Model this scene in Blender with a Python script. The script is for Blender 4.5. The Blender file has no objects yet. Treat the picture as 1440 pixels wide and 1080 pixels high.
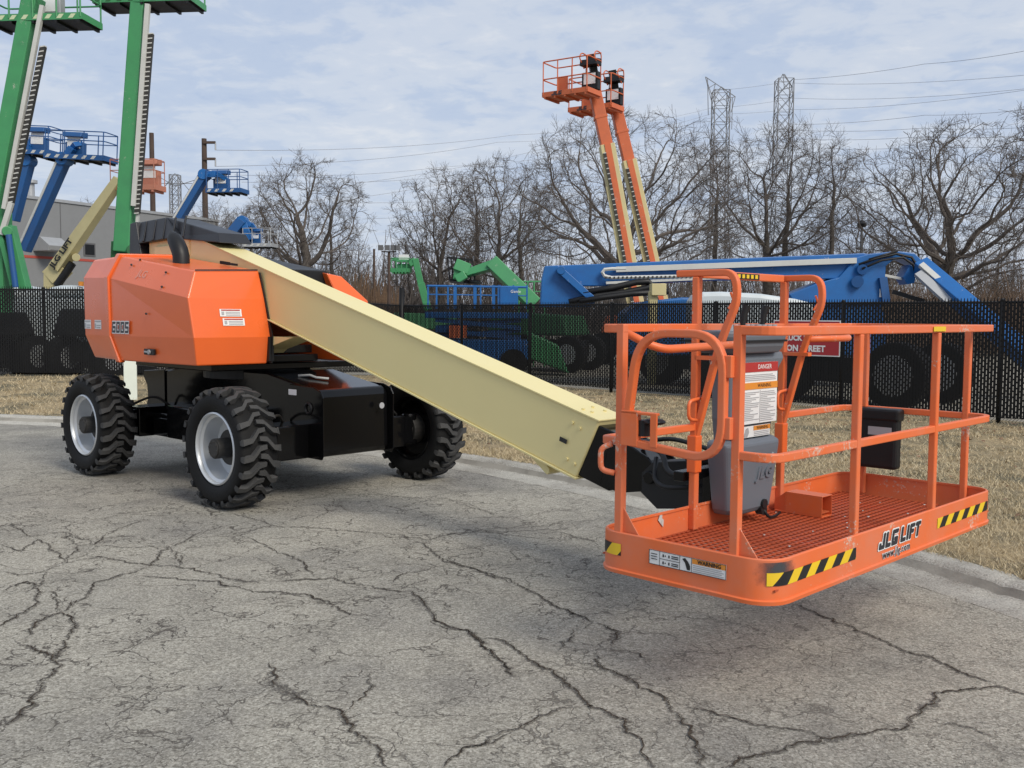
import bpy, math, random
from mathutils import Vector, Matrix, noise
R = math.radians
sc = bpy.context.scene
COL = sc.collection
# ------------------------------------------------------------------ camera
FPX, CAMH, PITCH, ROLL = 1383.5, 1.6182, .069, .0057      # focal length in pixels of a 1440 wide picture
cam = bpy.data.cameras.new('camera'); camo = bpy.data.objects.new('camera', cam); COL.objects.link(camo)
cam.sensor_width = 36; cam.lens = 36*FPX/1440; cam.clip_end = 4000; cam.clip_start = .05
camo.location = (0, 0, CAMH)
camo.rotation_euler = (Matrix.Rotation(math.pi/2-PITCH, 3, 'X') @ Matrix.Rotation(ROLL, 3, 'Z')).to_euler()
sc.camera = camo

def ray(px, py):                        # survey helper: direction of a measured picture point
    a, b = px-720, py-540
    cr, sr = math.cos(ROLL), math.sin(ROLL)
    X, Y = (a*cr+b*sr)/FPX, -(-a*sr+b*cr)/FPX
    c, s = math.cos(PITCH), math.sin(PITCH)
    return Vector((X, c+Y*s, -s+Y*c))
def D(px, py, Y):                       # point at a surveyed distance
    d = ray(px, py); return Vector((0, 0, CAMH)) + d*(Y/d.y)
def G(px, py, z=0.):                    # point on level ground
    d = ray(px, py); return Vector((0, 0, CAMH)) + d*((z-CAMH)/d.z)

class Fr:
    def __init__(s, o, yaw=0, pitch=0):
        s.o = Vector(o)
        s.x = Vector((math.cos(yaw)*math.cos(pitch), math.sin(yaw)*math.cos(pitch), math.sin(pitch)))
        s.y = Vector((-math.sin(yaw), math.cos(yaw), 0)); s.z = s.x.cross(s.y)
    def w(s, p): return s.o + s.x*p[0] + s.y*p[1] + s.z*p[2]
    def v(s, p): return s.x*p[0] + s.y*p[1] + s.z*p[2]
W0 = Fr((0, 0, 0))
# ------------------------------------------------------------------ object helpers
ORG = {}
def thing(name, label, cat, loc, group=None):
    o = bpy.data.objects.new(name, None); COL.objects.link(o); o.location = loc; o.empty_display_size = .2
    o['label'] = label; o['category'] = cat
    if group: o['group'] = group
    ORG[o] = Vector(loc); return o
def tag(o, label, cat, group=None):
    o['label'] = label; o['category'] = cat
    if group: o['group'] = group
    return o
def part(name, parent, loc):
    o = bpy.data.objects.new(name, None); COL.objects.link(o); o.parent = parent; o.location = Vector(loc)-ORG[parent]
    ORG[o] = Vector(loc); return o

class MB:
    def __init__(s, fr=W0): s.v = []; s.f = []; s.m = []; s.fr = fr; s.mi = 0
    def add(s, vs, fs, local=True):
        b = len(s.v)
        s.v += [s.fr.w(p) if local else Vector(p) for p in vs]
        s.f += [tuple(i+b for i in f) for f in fs]; s.m += [s.mi]*len(fs); return s
    def box(s, a, b):
        x0, y0, z0 = [min(a[i], b[i]) for i in range(3)]; x1, y1, z1 = [max(a[i], b[i]) for i in range(3)]
        return s.add([(x0,y0,z0),(x1,y0,z0),(x1,y1,z0),(x0,y1,z0),(x0,y0,z1),(x1,y0,z1),(x1,y1,z1),(x0,y1,z1)],
                     [(0,3,2,1),(4,5,6,7),(0,1,5,4),(1,2,6,5),(2,3,7,6),(3,0,4,7)])
    def hexa(s, q):         # eight corners, bottom ring then top ring
        return s.add(q, [(0,3,2,1),(4,5,6,7),(0,1,5,4),(1,2,6,5),(2,3,7,6),(3,0,4,7)])
    def beam(s, p, q, w, h, up=(0,0,1), w2=None, h2=None):
        p, q = s.fr.w(p), s.fr.w(q); d = (q-p).normalized(); u = s.fr.v(up)
        sd = d.cross(u)
        if sd.length < 1e-4: sd = d.cross(Vector((1,0,0)))
        sd.normalize(); u = sd.cross(d)
        w2 = w if w2 is None else w2; h2 = h if h2 is None else h2
        vs = []
        for c, ww, hh in ((p, w, h), (q, w2, h2)):
            vs += [c+sd*(-ww/2)+u*(-hh/2), c+sd*(ww/2)+u*(-hh/2), c+sd*(ww/2)+u*(hh/2), c+sd*(-ww/2)+u*(hh/2)]
        return s.add(vs, [(0,3,2,1),(4,5,6,7),(0,1,5,4),(1,2,6,5),(2,3,7,6),(3,0,4,7)], False)
    def tube(s, pts, r, n=8, closed=False, local=True, caps=True):
        P = [s.fr.w(p) if local else Vector(p) for p in pts]; k = len(P)
        rs = r if isinstance(r, (list, tuple)) else [r]*k
        vs = []; ref = None
        for i, p in enumerate(P):
            a = P[(i-1) % k] if (closed or i) else p; b = P[(i+1) % k] if (closed or i < k-1) else p
            d = (b-a).normalized()
            if ref is None:
                ref = d.cross(Vector((0,0,1)))
                if ref.length < .05: ref = d.cross(Vector((1,0,0)))
            ref = (ref - d*ref.dot(d)); ref.normalize(); o = d.cross(ref)
            for j in range(n):
                t = 2*math.pi*(j+(.5 if n == 4 else 0))/n; vs.append(p+(ref*math.cos(t)+o*math.sin(t))*rs[i])
        fs = []
        for i in range(k if closed else k-1):
            for j in range(n):
                a = i*n+j; b = i*n+(j+1) % n; i2 = ((i+1) % k)*n
                fs.append((a, b, i2+(j+1) % n, i2+j))
        if caps and not closed: fs += [tuple(range(n-1, -1, -1)), tuple((k-1)*n+j for j in range(n))]
        return s.add(vs, fs, False)
    def cyl(s, p, q, r, n=20, r2=None): return s.tube([p, q], [r, r if r2 is None else r2], n)
    def prism(s, poly, e):          # poly: local 3D points, extruded by local vector e
        n = len(poly); vs = [Vector(p) for p in poly]+[Vector(p)+Vector(e) for p in poly]
        return s.add(vs, [tuple(range(n)), tuple(range(2*n-1, n-1, -1))]+[(i, i+n, (i+1) % n+n, (i+1) % n) for i in range(n)])
    def ellipsoid(s, c, r, n=16, m=8):
        vs = []; fs = []
        for i in range(m+1):
            a = math.pi*i/m
            for j in range(n):
                t = 2*math.pi*j/n; vs.append((c[0]+r[0]*math.sin(a)*math.cos(t), c[1]+r[1]*math.sin(a)*math.sin(t), c[2]+r[2]*math.cos(a)))
        for i in range(m):
            for j in range(n): fs.append((i*n+j, (i+1)*n+j, (i+1)*n+(j+1) % n, i*n+(j+1) % n))
        return s.add(vs, fs)
    def build(s, name, mat, parent=None, bevel=0, smooth=False, fix=True, kind=None):
        me = bpy.data.meshes.new(name); o0 = ORG.get(parent, Vector((0,0,0)))
        me.from_pydata([tuple(v-o0) for v in s.v], [], s.f)
        for m in (mat if isinstance(mat, (list, tuple)) else [mat]): me.materials.append(m)
        if any(s.m): me.polygons.foreach_set('material_index', s.m)
        if fix:
            import bmesh
            bm = bmesh.new(); bm.from_mesh(me); bmesh.ops.recalc_face_normals(bm, faces=bm.faces[:]); bm.to_mesh(me); bm.free()
        if smooth:
            me.polygons.foreach_set('use_smooth', [True]*len(me.polygons))
        o = bpy.data.objects.new(name, me); COL.objects.link(o)
        if parent: o.parent = parent; ORG[o] = o0
        else: ORG[o] = Vector((0,0,0))
        if bevel:
            b = o.modifiers.new('bevel', 'BEVEL'); b.width = bevel; b.segments = 2; b.limit_method = 'ANGLE'; b.angle_limit = R(40)
            b.harden_normals = False
        if smooth == 'angle':
            me.polygons.foreach_set('use_smooth', [True]*len(me.polygons))
            try: me.set_sharp_from_angle(angle=R(40))
            except Exception: pass
        if kind: o['kind'] = kind
        return o

def arc(c, a, b, t0, t1, n=6):          # points c + a cos t + b sin t (degrees)
    c, a, b = Vector(c), Vector(a), Vector(b)
    return [c+a*math.cos(R(t0+(t1-t0)*i/n))+b*math.sin(R(t0+(t1-t0)*i/n)) for i in range(n+1)]
def rounded(pts, r, n=4):               # polyline with rounded corners
    P = [Vector(p) for p in pts]; out = [P[0]]
    for i in range(1, len(P)-1):
        a, b = (P[i-1]-P[i]), (P[i+1]-P[i]); rr = min(r, a.length*.48, b.length*.48)
        p0, p1 = P[i]+a.normalized()*rr, P[i]+b.normalized()*rr
        for k in range(n+1):
            t = k/n; out.append(p0*(1-t)**2+P[i]*2*t*(1-t)+p1*t*t)
    return out+[P[-1]]
_fonts = []
def text(body, size, o, xd, up, mat, parent, name, shear=0, ext=.001, sx=1, bold=0, align='CENTER', spc=1.0):
    cu = bpy.data.curves.new(name, 'FONT'); cu.body = body; cu.size = size; cu.shear = shear; cu.extrude = ext
    cu.align_x = align; cu.align_y = 'CENTER'; cu.offset = bold; cu.space_character = spc; cu.resolution_u = 2
    tmp = bpy.data.objects.new(name, cu); COL.objects.link(tmp)
    dg = bpy.context.evaluated_depsgraph_get(); dg.update()
    me = bpy.data.meshes.new_from_object(tmp.evaluated_get(dg)); COL.objects.unlink(tmp); bpy.data.objects.remove(tmp)
    xd = Vector(xd).normalized(); up = Vector(up); up = (up-xd*up.dot(xd)).normalized(); nz = xd.cross(up)
    o0 = ORG.get(parent, Vector((0,0,0))); o = Vector(o)
    for v in me.vertices: v.co = o+xd*v.co.x*sx+up*v.co.y+nz*v.co.z-o0
    me.materials.clear(); me.materials.append(mat)
    ob = bpy.data.objects.new(name, me); COL.objects.link(ob)
    if parent: ob.parent = parent
    ORG[ob] = o0
    return ob
def copy_thing(root, loc, label=None, rotz=0):
    def cp(o, par):
        c = o.copy(); COL.objects.link(c)
        if par: c.parent = par
        for ch in list(o.children): cp(ch, c)
        return c
    r = cp(root, None); r.location = loc; r.rotation_euler = (0, 0, rotz)
    if label: r['label'] = label
    return r
GLY = {'0': (.78, [(0,0,.0,1,'v'),(1,0,1,1,'v'),(0,0,1,0,'h'),(0,1,1,1,'h')]), '6': (.78, [(0,0,0,1,'v'),(0,1,1,1,'h'),(0,.5,1,.5,'h'),(0,0,1,0,'h'),(1,0,1,.5,'v')]),
 'S': (.78, [(0,1,1,1,'h'),(0,.5,1,.5,'h'),(0,0,1,0,'h'),(0,.5,0,1,'v'),(1,0,1,.5,'v')]), 'J': (.62, [(1,0,1,1,'v'),(0,0,1,0,'h'),(0,0,0,.22,'v')]),
 'L': (.60, [(0,0,0,1,'v'),(0,0,1,0,'h')]), 'G': (.74, [(0,0,0,1,'v'),(0,1,1,1,'h'),(0,0,1,0,'h'),(1,0,1,.34,'v'),(.62,.36,1,.36,'h')]),
 'I': (.0, [(0,0,0,1,'v')]), 'F': (.60, [(0,0,0,1,'v'),(0,1,1,1,'h'),(0,.5,.8,.5,'h')]), 'T': (.66, [(0,1,1,1,'h'),(.5,0,.5,1,'v')]), ' ': (.12, [])}
def block(body, h, o, xd, up, mat, edge, parent, name, sx=1., shear=.2, st=.2, out=.055, gap=.12):
    """heavy block lettering cut from strokes, on a pale outline"""
    xd = Vector(xd).normalized(); up = Vector(up); up = (up-xd*up.dot(xd)).normalized(); nz = xd.cross(up); o = Vector(o)
    wid = [(GLY[c][0]*(1-st)+st if c != ' ' else .22) for c in body]; tot = sum(wid)+gap*(len(body)-1)
    for lay, (grow, m, dz) in enumerate(((out, edge, 0), (0, mat, .002))):
        q = MB(); x = -tot/2; k = 0
        for c, wd_ in zip(body, wid):
            for (x0, y0, x1, y1, d) in GLY[c][1]:
                W = wd_-st; a0, a1 = x+x0*W, x+x1*W+st; b0, b1 = y0*(1-st)-.5, y1*(1-st)+st-.5
                a0 -= grow; a1 += grow; b0 -= grow; b1 += grow; k += 1
                z = dz+.00012*(k % 5); ch = st*.28
                P = [(a0+ch,b0),(a1-ch,b0),(a1,b0+ch),(a1,b1-ch),(a1-ch,b1),(a0+ch,b1),(a0,b1-ch),(a0,b0+ch)]
                q.add([o+xd*((px_+py_*shear)*h*sx)+up*(py_*h)+nz*z for px_, py_ in P], [tuple(range(8))])
            x += wd_+gap
        q.build(name+('_outline' if not lay else ''), m, parent, fix=False)
# ------------------------------------------------------------------ materials
def newmat(name):
    m = bpy.data.materials.new(name); m.use_nodes = True; nt = m.node_tree
    return m, nt, nt.nodes['Principled BSDF']
def N(nt, t, **k):
    n = nt.nodes.new(t)
    for a, b in k.items():
        if a in n.inputs: n.inputs[a].default_value = b
        else: setattr(n, a, b)
    return n
def ramp(nt, fac, stops):
    r = nt.nodes.new('ShaderNodeValToRGB'); e = r.color_ramp.elements
    while len(e) < len(stops): e.new(.5)
    for i, (p, c) in enumerate(stops): e[i].position = p; e[i].color = (*c, 1) if len(c) == 3 else c
    nt.links.new(fac, r.inputs[0]); return r
def mixc(nt, fac, a, b, mode='MIX'):
    m = nt.nodes.new('ShaderNodeMix'); m.data_type = 'RGBA'; m.blend_type = mode
    for s, x in ((0, fac), (6, a), (7, b)):
        if hasattr(x, 'is_output') or isinstance(x, bpy.types.NodeSocket): nt.links.new(x, m.inputs[s])
        elif s == 0: m.inputs[0].default_value = x
        else: m.inputs[s].default_value = (*x, 1)
    return m.outputs[2]
def coords(nt): return nt.nodes.new('ShaderNodeTexCoord').outputs['Object']
def noi(nt, co, scale, detail=4, rough=.6, dist=0):
    n = N(nt, 'ShaderNodeTexNoise'); n.inputs['Scale'].default_value = scale; n.inputs['Detail'].default_value = detail
    n.inputs['Roughness'].default_value = rough; n.inputs['Distortion'].default_value = dist
    nt.links.new(co, n.inputs['Vector']); return n.outputs['Fac']
def paint(name, c, rough=.35, dirt=.25, dirtc=None, chips=0, chipc=(.55,.5,.45), metal=0, coat=0, bump=.0, spec=.5):
    m, nt, b = newmat(name); co = coords(nt)
    f = noi(nt, co, 2.3, 6, .65)
    d = dirtc or tuple(x*.55+.03 for x in c)
    r = ramp(nt, f, [(.42, (0,0,0)), (.72, (1,1,1))])
    mm = N(nt, 'ShaderNodeMath', operation='MULTIPLY'); nt.links.new(r.outputs[0], mm.inputs[0]); mm.inputs[1].default_value = dirt
    col = mixc(nt, mm.outputs[0], c, d)
    f2 = noi(nt, co, 35, 3, .6)
    col = mixc(nt, f2, col, tuple(min(1, x*1.12) for x in c)) if False else col
    if chips:
        n1 = noi(nt, co, 58, 5, .75); n2 = noi(nt, co, 4.1, 2, .5)
        a = N(nt, 'ShaderNodeMath', operation='ADD'); nt.links.new(n1, a.inputs[0]); nt.links.new(n2, a.inputs[1])
        cr = ramp(nt, a.outputs[0], [(min(.98, 1.27/2-chips*.07+.03)*1.0, (0,0,0)), (min(.99, 1.27/2-chips*.07+.05), (1,1,1))])
        hf = N(nt, 'ShaderNodeMath', operation='MULTIPLY'); nt.links.new(a.outputs[0], hf.inputs[0]); hf.inputs[1].default_value = .5
        nt.links.new(hf.outputs[0], cr.inputs[0])
        col = mixc(nt, cr.outputs[0], col, chipc)
    nt.links.new(col, b.inputs['Base Color'])
    rr = N(nt, 'ShaderNodeMapRange'); nt.links.new(f, rr.inputs[0]); rr.inputs[3].default_value = rough*.75; rr.inputs[4].default_value = min(1, rough*1.4)
    nt.links.new(rr.outputs[0], b.inputs['Roughness'])
    b.inputs['Metallic'].default_value = metal; b.inputs['Specular IOR Level'].default_value = spec
    if coat: b.inputs['Coat Weight'].default_value = coat; b.inputs['Coat Roughness'].default_value = .12
    bp = N(nt, 'ShaderNodeBump'); bp.inputs['Strength'].default_value = .05+bump; bp.inputs['Distance'].default_value = .01
    f3 = noi(nt, co, 60 if bump else 9, 3, .5); nt.links.new(f3, bp.inputs['Height']); nt.links.new(bp.outputs[0], b.inputs['Normal'])
    return m
def flat(name, c, rough=.6, metal=0, spec=.5):
    m, nt, b = newmat(name); b.inputs['Base Color'].default_value = (*c, 1); b.inputs['Roughness'].default_value = rough
    b.inputs['Metallic'].default_value = metal; b.inputs['Specular IOR Level'].default_value = spec; return m
ORANGE = (.82, .14, .026)
M_or = paint('orange_paint', ORANGE, .28, .18, (.62,.10,.03), coat=.25)
M_orw = paint('worn_orange_paint', (.77, .155, .04), .45, .75, (.64,.21,.12), chips=.75, chipc=(.62,.42,.33))
M_mesh = paint('orange_grating', (.46, .085, .03), .5, .4, (.28,.06,.03))
M_cream = paint('cream_paint', (.77, .665, .325), .38, .14, (.68,.57,.26))
M_blk = paint('black_paint', (.004,.004,.0045), .12, .12, (.008,.008,.008), coat=0, spec=.28)
M_blkm = paint('matte_black', (.010,.010,.011), .45, .3, (.025,.024,.023), spec=.35)
M_cover = paint('black_plastic_cover', (.012,.0135,.018), .4, .35, (.03,.03,.034))
M_tyre = paint('tyre_rubber', (.0085,.0085,.009), .62, .35, (.02,.0195,.019), bump=.2, spec=.2)
M_lug = paint('worn_tread', (.045,.045,.046), .75, .6, (.085,.083,.08), bump=.3, spec=.25)
M_rim = paint('silver_rim', (.62,.64,.66), .33, .25, (.42,.42,.42), metal=.4)
M_hub = paint('hub_black', (.02,.019,.018), .55, .5, (.05,.045,.04), bump=.1)
M_grey = paint('grey_plastic', (.135,.153,.18), .46, .3, (.17,.185,.205))
M_white = flat('label_white', (.78,.78,.77), .45)
M_txtgrey = flat('label_print_grey', (.38,.38,.39), .5)
M_black = flat('print_black', (.012,.012,.013), .45)
M_yel = paint('hazard_yellow', (.82,.55,.015), .45, .3, (.55,.35,.05))
M_red = flat('label_red', (.42,.03,.025), .5)
M_lor = flat('label_orange', (.72,.26,.03), .5)
M_navy = flat('decal_dark', (.022,.025,.035), .4)
M_clear = flat('switch_guard', (.28,.30,.32), .12)
M_smudge = paint('scorched_patch', (.06,.065,.07), .6, .4)
M_green = paint('green_paint', (.055,.28,.105), .45, .45, (.045,.19,.09), chips=.3)
M_greend = paint('dark_green', (.022,.12,.04), .55, .4)
M_blue = paint('blue_paint', (.012,.125,.38), .4, .4, (.016,.06,.19), chips=.2)
M_blued = paint('dark_blue_paint', (.012,.085,.26), .45, .35)
M_orp = paint('pale_orange', (.50,.19,.12), .6, .5, (.42,.2,.15))
M_orb = paint('faded_orange', (.60,.135,.045), .5, .5, (.38,.10,.05), chips=.4)
M_creamb = paint('faded_cream', (.58,.50,.26), .5, .4, (.42,.36,.2))
M_track = paint('cable_track', (.03,.028,.025), .6, .3)
M_alu = paint('pale_rail', (.55,.55,.52), .45, .35, (.4,.39,.36))
M_gal = paint('galvanised', (.42,.43,.44), .5, .4, metal=.4)
M_pole = paint('weathered_wood_pole', (.065,.04,.03), .8, .6, (.11,.08,.06))
M_lat = flat('pylon_steel', (.19,.195,.21), .6)
M_wire = flat('wire', (.27,.28,.31), .6)
M_fence = paint('fence_black', (.0075,.0075,.008), .45, .3, (.014,.014,.014), spec=.25)
M_bld = None
# ------------------------------------------------------------------ world + sun
SUN = Vector((.52, -.62, .68)).normalized()
sel = math.asin(SUN.z); saz = math.atan2(SUN.x, SUN.y)
w = bpy.data.worlds.new('World'); sc.world = w; w.use_nodes = True; nt = w.node_tree; nt.nodes.clear()
out = N(nt, 'ShaderNodeOutputWorld'); bg = N(nt, 'ShaderNodeBackground'); nt.links.new(bg.outputs[0], out.inputs[0])
sky = N(nt, 'ShaderNodeTexSky', sky_type='NISHITA'); sky.sun_disc = False; sky.sun_elevation = sel; sky.sun_rotation = saz
sky.altitude = 200; sky.air_density = 1; sky.dust_density = 1.5; sky.ozone_density = 1
tc = N(nt, 'ShaderNodeTexCoord'); sp = N(nt, 'ShaderNodeSeparateXYZ'); nt.links.new(tc.outputs['Generated'], sp.inputs[0])
zc = N(nt, 'ShaderNodeMath', operation='MAXIMUM'); nt.links.new(sp.outputs[2], zc.inputs[0]); zc.inputs[1].default_value = 0
za = N(nt, 'ShaderNodeMath', operation='ADD'); nt.links.new(zc.outputs[0], za.inputs[0]); za.inputs[1].default_value = .12
dv = N(nt, 'ShaderNodeVectorMath', operation='DIVIDE'); nt.links.new(tc.outputs['Generated'], dv.inputs[0])
cb = N(nt, 'ShaderNodeCombineXYZ'); nt.links.new(za.outputs[0], cb.inputs[0]); nt.links.new(za.outputs[0], cb.inputs[1]); cb.inputs[2].default_value = 1
nt.links.new(cb.outputs[0], dv.inputs[1])
mp = N(nt, 'ShaderNodeMapping'); nt.links.new(dv.outputs[0], mp.inputs[0]); mp.inputs['Scale'].default_value = (1.0, 1.0, 0); mp.inputs['Rotation'].default_value = (0,0,.35)
n1 = noi(nt, mp.outputs[0], 1.1, 5, .55, .5); n2 = noi(nt, mp.outputs[0], 7.5, 4, .6, .3)
mx = N(nt, 'ShaderNodeMix'); mx.data_type = 'FLOAT'; mx.inputs[0].default_value = .36; nt.links.new(n1, mx.inputs[2]); nt.links.new(n2, mx.inputs[3])
cl = ramp(nt, mx.outputs[0], [(.34, (.42,.52,.715)), (.45, (.515,.60,.755)), (.54, (.62,.68,.785)), (.66, (.74,.77,.825))])
cl.color_ramp.interpolation = 'EASE'
sk = N(nt, 'ShaderNodeVectorMath', operation='SCALE'); nt.links.new(sky.outputs[0], sk.inputs[0]); sk.inputs['Scale'].default_value = .1
skc = mixc(nt, .12, cl.outputs[0], sk.outputs[0])
hz = N(nt, 'ShaderNodeMapRange'); nt.links.new(sp.outputs[2], hz.inputs[0]); hz.inputs[1].default_value = 0; hz.inputs[2].default_value = .22; hz.inputs[3].default_value = .5; hz.inputs[4].default_value = 0
skc = mixc(nt, hz.outputs[0], skc, (.60,.66,.76))
nt.links.new(skc, bg.inputs['Color']); bg.inputs['Strength'].default_value = 1.04
sl = bpy.data.lights.new('sun', 'SUN'); sl.energy = 2.85; sl.angle = R(24); sl.color = (1, .94, .83)
so = bpy.data.objects.new('sun', sl); COL.objects.link(so); so.rotation_euler = SUN.to_track_quat('Z', 'Y').to_euler(); so.location = (5, -5, 12)
sc.view_settings.view_transform = 'Standard'; sc.view_settings.look = 'None'; sc.view_settings.exposure = 0
sc.render.engine = 'CYCLES'; sc.cycles.use_denoising = True; sc.cycles.max_bounces = 6; sc.cycles.transparent_max_bounces = 8
rnd = random.Random(7)
# ================================================================== SETTING
CC = Vector((-11.35, -.15, 0)); R0 = 15.02              # cul-de-sac centre and asphalt edge radius
def edge_r(a):                                          # slight wobble of the road edge
    return R0 + .05*math.sin(a*3.1+1)+.03*math.sin(a*7.3)
FENCE = [Vector((-19, 21.0, .25)), Vector((-7.0, 21.0, .25)), Vector((-2.95, 26.3, .0)), Vector((2.1, 20.76, 0)), Vector((7.5, 15.05, 0)), Vector((10.6, 11.7, 0)), Vector((13.0, 9.0, 0))]
FH = 1.9
def fence_dist(a):                                      # distance from CC to the fence line in direction a
    d = Vector((math.cos(a), math.sin(a))); best = 40
    for p, q in zip(FENCE, FENCE[1:]):
        e = (q-p).xy; pp = (p-CC).xy; den = d.x*e.y-d.y*e.x
        if abs(den) < 1e-9: continue
        t = (pp.x*e.y-pp.y*e.x)/den; u = (pp.x*d.y-pp.y*d.x)/den
        if t > 0 and -.001 <= u <= 1.001: best = min(best, t)
    return best
def sst(a, b, x): t = max(0, min(1, (x-a)/(b-a))); return t*t*(3-2*t)
def verge_z(x, y):
    a = math.atan2(y-CC.y, x-CC.x); r = math.hypot(x-CC.x, y-CC.y)-edge_r(a)
    k = sst(-2.5, -7, x)
    n = noise.noise(Vector((x*.8, y*.8, 3)))*.025+noise.noise(Vector((x*3, y*3, 9)))*.012
    return .088 + k*.19*sst(.5, 4.8, r) - (1-k)*.08*sst(2, 6, r) + n*sst(.5, .9, r)
# ---- asphalt
m, nt, b = newmat('old_asphalt'); co = coords(nt)
g1 = noi(nt, co, 105, 4, .8); g2 = noi(nt, co, 34, 5, .8); st = noi(nt, co, .55, 5, .6, .4); st2 = noi(nt, co, 2.6, 5, .65)
vc = N(nt, 'ShaderNodeTexVoronoi'); vc.inputs['Scale'].default_value = 105; nt.links.new(co, vc.inputs['Vector'])
vs_ = N(nt, 'ShaderNodeSeparateColor'); nt.links.new(vc.outputs['Color'], vs_.inputs[0])
gmix = N(nt, 'ShaderNodeMath', operation='MULTIPLY_ADD'); nt.links.new(vs_.outputs[0], gmix.inputs[0]); gmix.inputs[1].default_value = .30; nt.links.new(g1, gmix.inputs[2])
base = ramp(nt, gmix.outputs[0], [(.42, (.135,.124,.105)), (.55, (.262,.245,.212)), (.70, (.335,.316,.278)), (.88, (.51,.485,.43))]).outputs[0]
f = ramp(nt, g2, [(.33, (.70,.69,.67)), (.47, (.98,.98,.98)), (.62, (1.16,1.16,1.15))]).outputs[0]
base = mixc(nt, 1, base, f, 'MULTIPLY')
f = ramp(nt, st, [(.34, (.72,.72,.74)), (.5, (.98,.975,.96)), (.66, (1.1,1.09,1.06))]).outputs[0]
base = mixc(nt, 1, base, f, 'MULTIPLY')
f = ramp(nt, st2, [(.3, (.8,.8,.8)), (.55, (1.04,1.04,1.03))]).outputs[0]
base = mixc(nt, 1, base, f, 'MULTIPLY')
def warp(co, s, a, det=4):
    n = N(nt, 'ShaderNodeTexNoise'); n.inputs['Scale'].default_value = s; n.inputs['Detail'].default_value = det; n.inputs['Roughness'].default_value = .65
    nt.links.new(co, n.inputs['Vector'])
    sb = N(nt, 'ShaderNodeVectorMath', operation='SUBTRACT'); nt.links.new(n.outputs['Color'], sb.inputs[0]); sb.inputs[1].default_value = (.5,.5,.5)
    sc_ = N(nt, 'ShaderNodeVectorMath', operation='SCALE'); nt.links.new(sb.outputs[0], sc_.inputs[0]); sc_.inputs['Scale'].default_value = a
    ad = N(nt, 'ShaderNodeVectorMath', operation='ADD'); nt.links.new(co, ad.inputs[0]); nt.links.new(sc_.outputs[0], ad.inputs[1]); return ad.outputs[0]
def cracks(scale, wdt, lo, hi, msk_scale, seed):
    wv = warp(warp(co, 1.3, .9), 9, .12)
    vo = N(nt, 'ShaderNodeTexVoronoi', feature='DISTANCE_TO_EDGE'); vo.inputs['Scale'].default_value = scale; nt.links.new(wv, vo.inputs['Vector'])
    wn = noi(nt, co, 3.7, 4, .7)
    mr = N(nt, 'ShaderNodeMapRange'); nt.links.new(wn, mr.inputs[0]); mr.inputs[1].default_value = .34; mr.inputs[2].default_value = .66; mr.inputs[3].default_value = .001; mr.inputs[4].default_value = wdt
    dvn = N(nt, 'ShaderNodeMath', operation='DIVIDE'); nt.links.new(vo.outputs['Distance'], dvn.inputs[0]); nt.links.new(mr.outputs[0], dvn.inputs[1])
    c = ramp(nt, dvn.outputs[0], [(.35, (1,1,1)), (1., (0,0,0))]).outputs[0]
    sepx = N(nt, 'ShaderNodeMapping'); nt.links.new(co, sepx.inputs[0]); sepx.inputs['Location'].default_value = (seed, seed*2, 0)
    mk = ramp(nt, noi(nt, sepx.outputs[0], msk_scale, 2, .5), [(lo, (0,0,0)), (hi, (1,1,1))]).outputs[0]
    mu = N(nt, 'ShaderNodeMath', operation='MULTIPLY'); nt.links.new(c, mu.inputs[0]); nt.links.new(mk, mu.inputs[1]); return mu.outputs[0]
# the alligator-cracked patch lies in front of the machine
sx = N(nt, 'ShaderNodeSeparateXYZ'); nt.links.new(co, sx.inputs[0])
vd = N(nt, 'ShaderNodeVectorMath', operation='DISTANCE'); nt.links.new(co, vd.inputs[0]); vd.inputs[1].default_value = (-2.2, 6.5, 0)
pm = N(nt, 'ShaderNodeMapRange'); nt.links.new(vd.outputs['Value'], pm.inputs[0]); pm.inputs[1].default_value = 2.2; pm.inputs[2].default_value = 5.5; pm.inputs[3].default_value = 1; pm.inputs[4].default_value = .4
c1 = cracks(1.5, .015, .22, .34, .5, 3); c2 = cracks(3.3, .026, .36, .48, .7, 11)
mu = N(nt, 'ShaderNodeMath', operation='MULTIPLY'); nt.links.new(c2, mu.inputs[0]); nt.links.new(pm.outputs[0], mu.inputs[1])
mu1 = N(nt, 'ShaderNodeMath', operation='MULTIPLY'); nt.links.new(c1, mu1.inputs[0]); nt.links.new(pm.outputs[0], mu1.inputs[1])
mxx = N(nt, 'ShaderNodeMath', operation='MAXIMUM'); nt.links.new(mu.outputs[0], mxx.inputs[0]); nt.links.new(mu1.outputs[0], mxx.inputs[1])
sca = N(nt, 'ShaderNodeMath', operation='MULTIPLY'); nt.links.new(mxx.outputs[0], sca.inputs[0]); sca.inputs[1].default_value = .8
base = mixc(nt, sca.outputs[0], base, (.06,.05,.043))
nt.links.new(base, b.inputs['Base Color']); b.inputs['Roughness'].default_value = .92; b.inputs['Specular IOR Level'].default_value = .25
bp = N(nt, 'ShaderNodeBump'); bp.inputs['Strength'].default_value = .75; bp.inputs['Distance'].default_value = .006
sb = N(nt, 'ShaderNodeMath', operation='SUBTRACT'); nt.links.new(g1, sb.inputs[0]); nt.links.new(mxx.outputs[0], sb.inputs[1]); nt.links.new(sb.outputs[0], bp.inputs['Height']); nt.links.new(bp.outputs[0], b.inputs['Normal'])
M_asph = m
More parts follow.
